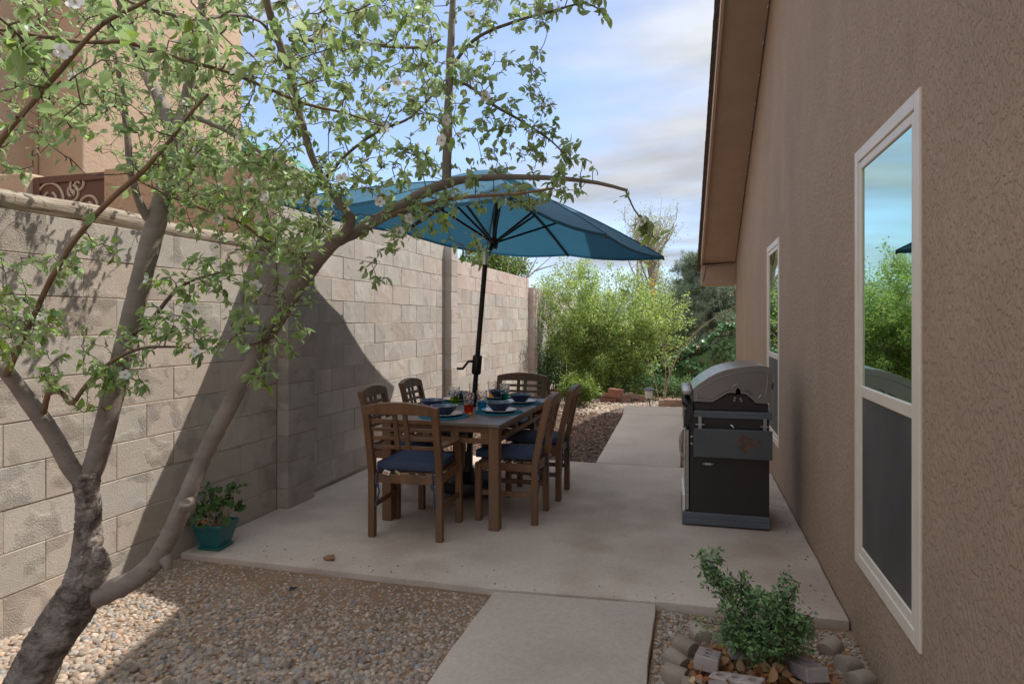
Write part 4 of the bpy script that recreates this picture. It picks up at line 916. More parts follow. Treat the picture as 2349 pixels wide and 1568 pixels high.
# ------------------------------------------------------------------ umbrella
UC = Vector((-1.607, 5.277, 2.684)); UM = Matrix(((.959, .267, .092), (-.270, .963, .012), (-.086, -.037, .996)))
def build_umbrella():
    u = empty('patio_umbrella', (POLE_T.x - .035, POLE_T.y - .03, .30), 0, 'open rectangular teal patio umbrella on a dark pole above the dining table', 'umbrella'); base = Vector(u.location)
    def G(x, y, z): return UC + UM @ Vector((x, y, z)) - base
    A, B_, DROP = 1.052, 1.444, .457
    rim = [(-A, -B_), (0, -B_), (A, -B_), (A, 0), (A, B_), (0, B_), (-A, B_), (-A, 0)]
    b = MB(); vs = []; fs = []; R_ = 8; Q = 5; per = 8 * Q
    rmin = .16
    for k in range(R_ + 1):
        t = rmin + (1 - rmin) * k / R_
        for s in range(8):
            p, q = rim[s], rim[(s + 1) % 8]
            for j in range(Q):
                f = j / Q; x = (p[0] + (q[0] - p[0]) * f) * t; y = (p[1] + (q[1] - p[1]) * f) * t
                sag = -.048 * math.sin(PI * f) * t * (1.1 - t * .4); zz = -DROP * (t ** 1.06) + sag + .035 * math.sin(PI * t)
                if k == R_: x *= 1 - .018 * math.sin(PI * f); y *= 1 - .018 * math.sin(PI * f)
                vs.append(G(x, y, zz))
    for k in range(R_):
        for i in range(per):
            a = k * per + i; c = k * per + (i + 1) % per; fs.append((a, c, c + per, a + per))
    b.add(vs, fs)
    o = b.build('canopy', MT['canopy'], u, smooth=25, fix=False)
    for s_ in range(8):                               # stitched seam over each rib
        sb = MB(); c_ = [Vector(vs[k * per + s_ * Q]) + UM @ Vector((0, 0, .004)) for k in range(R_ + 1)]; sb.tube(c_, .0045, 5); sb.build('seam', MT['canopy'], o)
    # hem band
    hb = MB(); n0 = R_ * per
    for i in range(per):
        p, q = Vector(vs[n0 + i]), Vector(vs[n0 + (i + 1) % per]); hb.add([p + Vector((0, 0, .002)), q + Vector((0, 0, .002)), q - Vector((0, 0, .022)), p - Vector((0, 0, .022))], [(0, 1, 2, 3)])
    hb.build('hem', MT['canopy'], o, fix=False)
    b = MB(); vs2 = [G(0, 0, .075)]; fs2 = []
    for k, t in enumerate((.12, .27)):
        for s in range(8):
            x, y = rim[s]; vs2.append(G(x * t, y * t, .055 - .10 * k - .03 * t))
    for s in range(8): fs2 += [(0, 1 + s, 1 + (s + 1) % 8), (1 + s, 9 + s, 9 + (s + 1) % 8, 1 + (s + 1) % 8)]
    b.add(vs2, fs2); b.build('vent_flap', MT['canopy'], u, smooth=25, fix=False)
    D = MT['blackmetal']
    hub = G(0, 0, -.55); top = G(0, 0, -.02)
    for s in range(8):
        x, y = rim[s]
        pts = [G(x * t, y * t, -DROP * t ** 1.06 - .020 + .035 * math.sin(PI * t)) for t in (.03, .2, .4, .6, .8, .985)]
        b = MB()
        for i in range(5): b.bar(pts[i], pts[i + 1], .014, .02)
        rb = b.build('rib', D, u)
        m = pts[2].lerp(pts[3], .25); dirv = (m - hub).normalized()
        b = MB(); b.bar(hub + dirv * .04, m - Vector((0, 0, .012)), .013, .018); b.build('strut', MT['blackmetal'], rb)
        b = MB(); b.tube([pts[5], pts[5] + (pts[5] - pts[4]).normalized() * .03], .012, 8); b.build('rib_tip', D, rb)
    b = MB(); b.tube([G(0, 0, -.60), G(0, 0, -.51)], [.034, .045], 14); b.build('hub', D, u, smooth=40)
    b = MB(); b.tube([G(0, 0, .07), G(0, 0, .10)], [.03, .012], 12); b.build('finial', D, u, smooth=40)
    joint = atd(1114, 592, 5.22) - base
    b = MB(); b.tube([joint + Vector((-.002, -.002, -.055)), joint + Vector((.003, .002, .055))], .0235, 14); b.build('tilt_collar', MT['silver'], u, smooth=40)
    b = MB(); b.tube([top + Vector((0, 0, 0)), hub, joint.lerp(hub, .25), joint], .0195, 14); b.build('upper_pole', D, u, smooth=40)
    pt = POLE_T - base; foot = pt + (pt - joint) * .30
    b = MB(); b.tube([joint, pt, Vector((0, 0, 0))], .021, 14); b.build('lower_pole', D, u, smooth=40)
    cb = pt.lerp(joint, .22); ct = pt.lerp(joint, .34)
    ax = (joint - pt).normalized()
    b = MB(); b.tube([cb, cb + ax * .012, ct, ct + ax * .01], [.034, .040, .040, .034], 14); ho = b.build('crank_housing', D, u, smooth=40)
    m = cb.lerp(ct, .72)
    b = MB(); b.tube([m, m + Vector((-.07, -.02, .0)), m + Vector((-.115, -.035, -.06)), m + Vector((-.165, -.035, -.062))], .011, 8); b.build('crank_handle', D, ho, smooth=50)
    # base standing under the table
    s = empty('umbrella_base', (base.x, base.y, 0), 0, 'round black umbrella base on small casters under the dining table', 'umbrella base')
    b = MB(); b.lathe([(0, .05), (.24, .05), (.255, .06), (.262, .13), (.256, .145), (.20, .165), (.10, .195), (.05, .20), (.045, .23), (.03, .23), (.03, .10), (0, .10)], 40); b.build('base_shell', MT['grillblack'], s, smooth=35)
    for k in range(24):
        a = 2 * PI * k / 24; c, n_ = math.cos(a), math.sin(a); b = MB(); b.bar((c * .08, n_ * .08, .2), (c * .235, n_ * .235, .154), .012, .008); b.build('ridge', MT['grillblack'], s)
    b = MB(); b.lathe([(.0215, .19), (.034, .19), (.034, .36), (.0215, .36)], 16); b.build('sleeve', MT['grillblack'], s, smooth=40)
    for k in range(4):
        a = 2 * PI * k / 4 - 1.9; c, n_ = math.cos(a) * .20, math.sin(a) * .20
        b = MB(); b.tube([(c - .012, n_, .025), (c + .012, n_, .025)], .025, 14); b.build('caster', MT['blackplastic'], s, smooth=40)
        b = MB(); b.box((c - .018, n_ - .016, .036), (c - .0125, n_ + .016, .055)); b.box((c + .0125, n_ - .016, .036), (c + .018, n_ + .016, .055)); b.build('caster_fork', MT['silver'], s)
build_umbrella()

# ================================================================== GRILL
def build_grill():
    g = empty('gas_grill', (-.06, 4.68, 0), .03, 'black gas grill with grey domed lid and folded side shelf against the house wall', 'grill')
    Wd = .58; LEN = .62; sc = 1 / 1123
    def q(px, py): return ((px - 215) / 1128, (1385 - py) / 1123 + .004)  # side view, x across the depth and z up
    def side(nm, pts, y0, y1, m, bevel=.004, parent=g, seg=1, smooth=None): b = MB(); b.prism([q(*p) for p in pts], 1, y0, y1); return b.build(nm, m, parent, bevel=bevel, seg=seg, smooth=smooth)
    # base tray on casters
    b = MB(); b.box((0, -.005, .012), (.59, LEN, .055)); b.prism([(.0, .055), (.59, .055), (.586, .098), (.004, .098)], 1, -.004, LEN); b.build('base_tray', MT['tray'], g, bevel=.004)
    for x in (.07, .53):
        for y in (.05, LEN - .06):
            b = MB(); b.tube([(x - .03, y, .006), (x + .03, y, .006)], .0165, 14); b.build('foot', MT['blackplastic'], g, smooth=40)
    b = MB(); b.box((.052, .0, .0985), (.583, LEN - .01, .785)); b.build('cabinet', MT['cabinet'], g, bevel=.004)
    b = MB(); b.box((.022, .01, .105), (.048, LEN - .02, .68)); b.build('door', MT['stainless'], g, bevel=.004)
    b = MB(); b.box((.003, .012, .0985), (.021, LEN - .05, .215)); b.build('front_panel', MT['plate'], g, bevel=.002)
    b = MB(); b.tube([(.022, .10, .675), (-.002, .10, .66), (-.014, .10, .58), (-.008, .10, .50), (.022, .10, .452)], .009, 8); b.build('door_handle', MT['silver'], g, smooth=50)
    for z in (.635, .585):
        b = MB(); b.tube([(.064, .001, z), (.064, -.006, z)], .008, 10); b.build('bolt', MT['silver'], g, smooth=40)
    # folded side shelf hanging in front of the cabinet side
    b = MB(); b.box((.076, -.058, .502), (.596, -.030, .702)); sh = b.build('side_shelf', MT['rustshelf'], g, bevel=.005, seg=2)
    bb = MB(); n = 26; vs = [(.43, -.0586, .62)]
    for k in range(n):
        a = 2 * PI * k / n; r = 1 + .28 * math.sin(3 * a + 1) + .18 * math.sin(7 * a) ; vs.append((.432 + .068 * r * math.cos(a), -.0586, .612 + .052 * r * math.sin(a)))
    bb.add(vs, [(0, 1 + (k + 1) % n, 1 + k) for k in range(n)]); bb.build('rust_patch', MT['rust'], sh, fix=False)
    for x in (.12, .55):
        b = MB(); b.box((x - .011, -.034, .68), (x + .011, -.018, .785)); b.tube([(x - .03, -.03, .727), (x + .03, -.03, .727)], .005, 8); b.build('shelf_bracket', MT['stainless'], g)
    b = MB(); b.tube([(.33, -.004, .727), (.345, -.012, .715), (.345, -.012, .705)], .006, 8); b.build('shelf_hook', MT['silver'], g)
    b = MB(); b.box((.155, -.005, .437), (.195, .001, .455)); b.tube([(.140, -.003, .446), (.210, -.003, .446)], .005, 6); b.build('cabinet_latch', MT['silver'], g, bevel=.001)
    # fire box and its rim
    b = MB(); b.box((.078, -.012, .773), (.600, LEN + .02, .800)); b.prism([(.078, .800), (.600, .800), (.597, .823), (.081, .823)], 1, -.011, LEN + .019); b.build('rim', MT['tray'], g, bevel=.003)
    side('firebox', [(305, 462), (305, 402), (450, 402), (560, 332), (700, 332), (770, 400), (868, 402), (868, 462)], .004, LEN, MT['grillblack'])
    # domed lid: grey end plate with the notch, then the shell
    lid = [(300, 396), (298, 300), (345, 255), (420, 200), (480, 165), (560, 135), (640, 117), (720, 106), (800, 102), (850, 106), (880, 122), (893, 160), (890, 250), (884, 330), (878, 380), (862, 396), (840, 399), (770, 396), (735, 360), (700, 330), (660, 326), (654, 290), (640, 280), (628, 290), (622, 326), (585, 322), (560, 326), (510, 360), (450, 399)]
    L = side('lid', lid, -.006, .004, MT['lidgrey'], .002)
    sh_o = lid[:16]; b = MB(); n = len(sh_o)
    P0 = [q(*p) for p in sh_o]; cx, cz_ = .33, .95
    P1 = [(x + (cx - x) * .03, z + (cz_ - z) * .03) for x, z in P0]
    vs = [(x, y, z) for y in (.0045, LEN) for x, z in P0] + [(x, y, z) for y in (.0045, LEN) for x, z in P1]; fs = []
    for i in range(n - 1): fs += [(i, i + 1, n + i + 1, n + i), (2 * n + i + 1, 2 * n + i, 3 * n + i, 3 * n + i + 1)]
    for i in (0, n - 1): fs.append((i, n + i, 3 * n + i, 2 * n + i))
    for i in range(n - 1): fs += [(i, 2 * n + i, 2 * n + i + 1, i + 1), (n + i, n + i + 1, 3 * n + i + 1, 3 * n + i)]
    b.add(vs, fs); b.build('lid_shell', MT['stainless'], L, smooth=40)
    side('lid_end', [(300, 396), (298, 300), (345, 255), (480, 165), (640, 117), (800, 102), (880, 122), (893, 160), (878, 380), (862, 396)], LEN - .008, LEN - .001, MT['lidgrey'], 0, L)
    # embossed ridges on the end plate
    def ridge(pts, r=.006):
        b = MB(); b.tube([(q(*p)[0], -.0065, q(*p)[1]) for p in pts], r, 6); b.build('embossed_ridge', MT['lidgrey'], L, smooth=60)
    ridge([(335, 362), (333, 315), (350, 292), (430, 240), (510, 200), (600, 170), (700, 152), (800, 146), (840, 150), (856, 170), (858, 230), (846, 325)], .005)
    ridge([(335, 362), (435, 366), (500, 330), (568, 290)]); ridge([(596, 290), (606, 265), (632, 251), (660, 256), (676, 280), (680, 300)]); ridge([(690, 298), (715, 300), (750, 335)]); ridge([(790, 362), (800, 342), (812, 332)])
    for px, py in ((618, 360), (660, 365), (613, 378), (666, 382)):
        x, z = q(px, py); b = MB(); b.tube([(x, .005, z), (x, -.001, z)], .007, 8); b.build('vent_hole', MT['stainless'], g)
    x, z = q(262, 330); b = MB(); b.box((x - .042, .02, z - .02), (x + .028, LEN - .03, z + .022)); b.build('lid_handle', MT['stainless'], L, bevel=.012, seg=3, smooth=40)
    # hinge, control panel and knobs
    b = MB(); b.tube([(.600, .0, .985), (.606, .0, 1.02), (.612, .0, 1.025)], .006, 6); b.build('hinge_pin', MT['grillblack'], g)
    b = MB(); b.prism([q(302, 395), q(232, 470), q(228, 612), q(302, 520)], 1, -.01, LEN); b.build('control_panel', MT['grillblack'], g, bevel=.004)
    for y in (.06, .20, .34, .48):
        c = Vector((q(266, 432)[0], y, q(266, 432)[1])); nrm = Vector((-.73, 0, .68)); b = MB(); b.tube([c - nrm * .01, c + nrm * .02, c + nrm * .042, c + nrm * .046], [.03, .03, .025, .02], 14); b.build('knob', MT['grillblack'], g, smooth=40)
    b = MB(); b.tube([(.50, LEN + .02, .55), (.57, LEN + .05, .45), (.60, LEN + .02, .25), (.59, LEN - .05, .12)], .009, 7); b.build('gas_hose', MT['blackplastic'], g, smooth=60)
    b = MB(); b.tube([q(876, 1190)[0:1] + (.0,) + q(876, 1190)[1:], (q(884, 1200)[0], -.01, q(884, 1200)[1]), (q(876, 1210)[0], .0, q(876, 1210)[1])], .002, 5); b.build('wire_loop', MT['silver'], g)
build_grill()

# ================================================================== PLANTS
def leaves_obj(name, P, D, Nn, S, m, parent, tmpl=SMALL, smooth=False):
    P = np.asarray(P); n = len(P)
    V, F = scatter(*tmpl, frame_mats(P, D, Nn, np.asarray(S))); return stuff(link(name, npmesh(name, V, F, m, smooth), parent))
def bush(name, loc, label, cat, stems, m_leaf, m_stem, leaf=(.05, .03), per=60, spread=.10, rs=.012, tmpl=SMALL, sub=True, group=None, upn=.8, side=6, sidelen=.35, tip=.0):
    """stems: list of polylines in world space"""
    o = empty(name, loc, 0, label, cat, group); base = np.array(loc, float)
    b = MB(); P, D = [], []
    for st in stems:
        c = catmull([np.array(p, float) - base for p in st], 6); n = len(c); L = np.linalg.norm(np.diff(c, axis=0), axis=1).sum()
        b.tube([tuple(p) for p in c], list(np.linspace(rs, rs * .25, n)), 6, cap=False)
        paths = [(c, 1.0)]
        for k in range(side):
            i = random.randrange(int(n * .25), n - 1); dv = rng.normal(0, 1, 3) + np.array((0, 0, .55)); dv /= np.linalg.norm(dv); l = sidelen * random.uniform(.4, 1.1)
            e = [c[i], c[i] + dv * l * .5 + rng.normal(0, .03 * l, 3), c[i] + dv * l + np.array((0, 0, tip * l))]
            b.tube([tuple(p) for p in e], [rs * .4, rs * .25, rs * .12], 4, cap=False); paths.append((catmull(e, 5), .7))
        for c2, wt in paths:
            k = int(per * wt); ii = rng.uniform(.18 if wt == 1 else .1, 1, k) ** .8 * (len(c2) - 1.001); i0 = ii.astype(int); f = (ii - i0)[:, None]
            pos = c2[i0] * (1 - f) + c2[i0 + 1] * f; r = rng.normal(0, 1, (k, 3)) * spread * (1.15 - .6 * (ii / len(c2)))[:, None]
            P.append(pos + r); D.append(r + rng.normal(0, spread, (k, 3)) + (c2[i0 + 1] - c2[i0]) * .6)
    P = np.vstack(P); D = np.vstack(D); n = len(P)
    stuff(b.build('branches', m_stem, o, fix=False))
    S = np.stack([rng.uniform(.7, 1.3, n) * leaf[0], rng.uniform(.7, 1.3, n) * leaf[0], rng.uniform(.7, 1.3, n) * leaf[0]], 1)
    leaves_obj('foliage', P, D, rdir(n, upn), S, m_leaf, o, tmpl); return o

def build_pot():
    o = empty('flower_pot', (-2.95, 3.405, 0), .10, 'square teal glazed flower pot with saucer at the foot of the block wall', 'flower pot')
    b = MB()
    prof = [(.098, .028), (.112, .085), (.135, .16), (.146, .212), (.152, .213), (.152, .236), (.142, .236), (.136, .205)]
    vs = []; fs = []
    for h, z in prof: vs += [(-h, -h, z), (h, -h, z), (h, h, z), (-h, h, z)]
    for i in range(len(prof) - 1):
        for k in range(4): a = i * 4 + k; c = i * 4 + (k + 1) % 4; fs.append((a, c, c + 4, a + 4))
    b.add(vs, fs); b.build('pot_body', MT['pot'], o, bevel=.006, seg=2, smooth=40)
    b = MB(); b.box((-.11, -.11, .002), (.11, .11, .016)); b.box((-.12, -.12, .016), (.12, .12, .0275)); b.build('saucer', MT['pot'], o, bevel=.004)
    b = MB(); b.box((-.135, -.135, .19), (.135, .135, .206)); b.build('potting_soil', MT['soil'], o)
    o.scale = (.66, .66, .70)
    g = empty('geranium', (-2.95, 3.405, .14), 0, 'woody geranium with lobed green leaves growing in the teal pot', 'plant')
    b = MB(); P, D = [], []
    for k in range(20):
        a = random.uniform(0, 6.28); r = random.uniform(.02, .075); h = random.uniform(.10, .24); lean = random.uniform(.3, 1.0)
        p0 = np.array((math.cos(a) * r, math.sin(a) * r, 0)); e = p0 + np.array((math.cos(a) * .14 * lean, math.sin(a) * .14 * lean, h)); m = (p0 + e) / 2 + rng.normal(0, .018, 3)
        if k == 3: e = np.array((-.20, -.05, .19))
        b.tube([tuple(p0), tuple(m), tuple(e)], [.006, .005, .0035], 5)
        for j in range(4):
            q = e + rng.normal(0, .028, 3); b.tube([tuple(m * .3 + e * .7), tuple(q)], [.002, .0015], 4); P.append(q); D.append((q - e) + rng.normal(0, .02, 3))
    stuff(b.build('stems', MT['palestem'], g, fix=False))
    lob = [(0, 0, 0)]; n = 15
    for k in range(n):
        a = -PI * .86 + 1.72 * PI * k / (n - 1); r = .5 * (1 + .16 * math.cos(a * 5 * .98)); lob.append((math.sin(a) * r, .35 + math.cos(a) * r * .9 - .05, .10 * math.cos(a * 5)))
    bm_ = npmesh('lobed_leaf', lob, [(0, k + 1, k + 2) for k in range(n - 1)], MT['gerleaf'], False)
    for i, (q, d) in enumerate(zip(P, D)):
        M4 = frame_mats([q], [np.array(d) + np.array((0, 0, -.01))], [np.array((.1, -.5, 1)) + rng.normal(0, .35, 3)], [random.uniform(.045, .075)])[0]
        ob = link('lobed_leaf', bm_, g); ob.matrix_local = Matrix([list(M4[r]) for r in range(3)] + [[0, 0, 0, 1]])
    P = rng.normal(0, .05, (26, 3)) * np.array((1, 1, .2)) + np.array((-.05, -.03, .03))
    leaves_obj('withered_leaves', P, rdir(26), rdir(26, .5), np.full((26, 3), .045), MT['dryleaf'], g)
    g.scale = (.88, .88, .92)
build_pot()

def rock(name, loc, size, m, label, cat, seed=0, group=None):
    r = np.random.default_rng(seed); V, F = ICO2; W = V * (1 + .16 * r.normal(size=(len(V), 1))) * np.array(size); o = link(name, npmesh(name, W, F, m)); o.location = loc
    tag(o, label, cat, group); return o
p = atz(757, 1284); rock('rock', (p.x, p.y, .014), (.036, .022, .018), MT['orangerock'], 'small orange rock lying on the patio near its front edge', 'rock', 3)
def scrap(loc, label):
    b = MB(); x = random.uniform; vs = [(x(-.05, -.03), -.02, 0), (.01, -.035, .015), (.05, .0, .0), (.02, .03, .02), (-.03, .02, .012), (0, 0, .035)]
    b.add(vs, [(0, 1, 5), (1, 2, 5), (2, 3, 5), (3, 4, 5), (4, 0, 5)]); o = b.build('plastic_scrap', MT['blackplastic'], fix=False); o.location = loc; tag(o, label, 'plastic scrap')
p = atz(378, 1308, -.06); scrap((p.x, p.y, -.055), 'crumpled black plastic scrap under the cut stub of the leaning limb')
p = atz(668, 1360, -.06); scrap((p.x, p.y, -.055), 'small dark plastic scrap lying on the gravel in front of the patio')
def stick(pts, label, r=.006):
    b = MB(); b.tube(pts, r, 6); tag(b.build('stick', MT['stem'], smooth=50), label, 'stick')
a, c = atz(1396, 982, -.03), atz(1424, 992, -.03); stick([a, a.lerp(c, .5) + Vector((0, 0, .02)), c], 'thin grey stick on the bark mulch behind the side chairs', .012)

# ------------------------------------------------------------------ planter ring in the right-hand gravel
def build_planter():
    # scalloped edging stones traced round the ring
    ang = []
    cx_, cy_ = .285, 2.66
    spots = [(1605, 1440, .2), (1572, 1468, .5), (1550, 1500, .35), (1548, 1532, -.1), (1590, 1562, -.5), (1650, 1600, -.9), (1845, 1405 + 25, 0), (1905, 1480 - 10, .2), (1945, 1510, .5), (1975, 1545, .7), (1985, 1590, 1.0)]
    GP = 'scalloped edging stones of the planter ring'
    lab = ['farthest from the house on the path side, half under the shrub', 'second from the patio on the path side', 'middle of the path side curve', 'fourth from the patio on the path side', 'fifth from the patio on the path side', 'sixth from the patio on the path side, cut by the frame',
           'behind the shrub next to the patio', 'first in front of the shrub on the house side', 'second on the house side', 'third on the house side', 'nearest the camera on the house side']
    def edger():
        b = MB(); n = 8; R0 = .041; L = .046
        poly = [(-R0, -.09), (R0, -.09)] + [(R0 * math.cos(a), .015 + R0 * .75 * math.sin(a)) for a in np.linspace(0, PI, n)]
        b.prism(poly, 1, -L, L); return b.build('edging_stone', MT['paver'], bevel=.006, seg=2, smooth=35)
    e0 = None
    for i, (u, v, da) in enumerate(spots):
        p = atz(u, v, .0); a = math.atan2(p.y - cy_, p.x - cx_)
        o = edger() if e0 is None else e0.copy()
        if e0 is None: e0 = o
        else: COL.objects.link(o)
        o.location = (p.x, p.y, -.035); o.rotation_euler = (rad(random.uniform(-14, 14)), rad(random.uniform(-12, 12)), a + PI / 2 + random.uniform(-.2, .2)); tag(o, 'grey scalloped edging stone ' + lab[i], 'edging stone', GP)
    # bricks with holes lying in the ring
    def brick(u, v, rz_, tx, ty, label, L=.10, W_=.048, H_=.055):
        p = atz(u, v, .02); b = MB()
        # top face built with three round holes
        bm = bmesh.new(); n = 16
        bmesh.ops.create_cube(bm, size=1); 
        for w in bm.verts: w.co = Vector((w.co.x * 2 * W_, w.co.y * 2 * L, w.co.z * H_))
        bmesh.ops.bevel(bm, geom=bm.edges[:], offset=.004, segments=1, affect='EDGES')
        me = bpy.data.meshes.new('cored_brick'); bm.to_mesh(me); bm.free(); me.materials.append(MT['purplebrick'])
        o = bpy.data.objects.new('cored_brick', me); COL.objects.link(o); o.location = (p.x, p.y, .015); o.rotation_euler = (rad(tx), rad(ty), rz_)
        for k in (-1, 0, 1):
            c = bpy.data.meshes.new('hole_cutter'); bc = bmesh.new(); bmesh.ops.create_cone(bc, cap_ends=True, segments=18, radius1=.0175, radius2=.0175, depth=.2)
            bmesh.ops.translate(bc, verts=bc.verts, vec=(0, k * .062, 0)); bc.to_mesh(c); bc.free()
            co = bpy.data.objects.new('hole_cutter', c); COL.objects.link(co); co.matrix_world = o.matrix_world
            co.location = o.location; co.rotation_euler = o.rotation_euler
            md = o.modifiers.new('hole', 'BOOLEAN'); md.object = co; md.solver = 'EXACT'; md.operation = 'DIFFERENCE'
        bpy.context.view_layer.update(); dg = bpy.context.evaluated_depsgraph_get(); me2 = bpy.data.meshes.new_from_object(o.evaluated_get(dg)); 
        cs = [m.object for m in o.modifiers]; o.modifiers.clear(); o.data = me2
        for c in cs: bpy.data.objects.remove(c)
        tag(o, label, 'brick', 'loose cored bricks in the planter ring'); return o
    brick(1624, 1510, .22 - .35, -16, 4, 'grey cored brick lying in dry leaves on the path side of the planter ring')
    brick(1846, 1530, .22 - .10 + .25, -14, 0, 'grey cored brick lying in dry leaves on the house side of the planter ring')
    brick(1690, 1566, 1.25, -8, 10, 'grey cored brick lying crosswise at the bottom edge of the planter ring')
    brick(1690, 1478, .2, -10, 0, 'grey cored brick mostly hidden under the planter shrub')
    # leaf litter
    n = 1300; r = np.sqrt(rng.uniform(0, 1, n)) ; a = rng.uniform(0, 6.28, n); P = np.stack([.285 + .29 * r * np.cos(a), 2.62 + .46 * r * np.sin(a), rng.uniform(-.045, .012, n)], 1)
    T = leaf_template(.7, 4, .35, .45); D = rdir(n); D[:, 2] *= .4
    V, F = scatter(*T, frame_mats(P, D, rdir(n, .9), rng.uniform(.025, .06, n))); tag(stuff(link('dry_leaves', npmesh('dry_leaves', V, F, MT['dryleaf'], True))), 'dry brown leaf litter filling the planter ring', 'dry leaves')
    n = 420; r = np.sqrt(rng.uniform(0, 1.2, n)); a = rng.uniform(0, 6.28, n); P = np.stack([.285 + .33 * r * np.cos(a), 2.62 + .5 * r * np.sin(a), rng.uniform(-.05, .0, n)], 1)
    D = rdir(n); D[:, 2] *= .35; V, F = scatter(*SMALL, frame_mats(P, D, rdir(n, 1), np.stack([np.full(n, .008), rng.uniform(.04, .09, n), np.full(n, .03)], 1)))
    tag(stuff(link('dry_straw', npmesh('dry_straw', V, F, MT['straw']))), 'dry straw scattered between the planter bricks', 'straw')
    # litter beside the house and along the path edge
    n = 160; P = np.stack([rng.uniform(.55, .73, n), rng.uniform(2.1, 3.35, n), rng.uniform(-.05, -.03, n)], 1); D = rdir(n); D[:, 2] *= .3
    V, F = scatter(*T, frame_mats(P, D, rdir(n, 1), rng.uniform(.012, .035, n))); tag(stuff(link('dry_leaves', npmesh('dry_leaves', V, F, MT['dryleaf'], True))), 'dry leaf bits gathered along the house wall gravel', 'dry leaves')
    # green shrub with one long arching stem to the left
    stems = []
    c = np.array((.33, 2.90, -.04))
    def W(u, v, y): return np.array(aty(u, v, y))
    tips = [(1603, 1276, 2.95, 0), (1606, 1284, 2.94, 0), (1618, 1296, 2.95, 0), (1605, 1278, 2.95, 0), (1640, 1320, 2.95, 0), (1700, 1340, 2.95, 0), (1740, 1352, 2.85, 0), (1790, 1345, 2.9, 0), (1835, 1335, 2.9, 0), (1862, 1400, 2.85, 0), (1650, 1385, 2.8, 0), (1590, 1420, 2.75, 0), (1680, 1430, 2.85, 0), (1735, 1420, 2.8, 0), (1780, 1410, 2.8, 0), (1810, 1430, 2.85, 0), (1720, 1480, 2.72, 0), (1760, 1490, 2.72, 0), (1700, 1450, 2.75, 0), (1830, 1445, 2.85, 0), (1665, 1430, 2.9, 0), (1760, 1380, 3.0, 0), (1800, 1380, 3.0, 0), (1850, 1420, 2.95, 0), (1640, 1445, 2.8, 0)]
    for u, v, y, _ in tips:
        e = W(u, v, y); m = (c + e) / 2 + np.array((0, 0, .06)) + rng.normal(0, .015, 3); stems.append([c + rng.normal(0, .03, 3) * np.array((1, 1, 0)), m, e])
    o = bush('shrub', tuple(c), 'low green shrub with one long arching stem growing in the brick planter ring', 'shrub', stems, MT['sage'], MT['stem'], leaf=(.022, .02), per=50, spread=.018, rs=.0035, tmpl=leaf_template(.55, 3, .2, .2), side=5, sidelen=.10, upn=1.2)
build_planter()

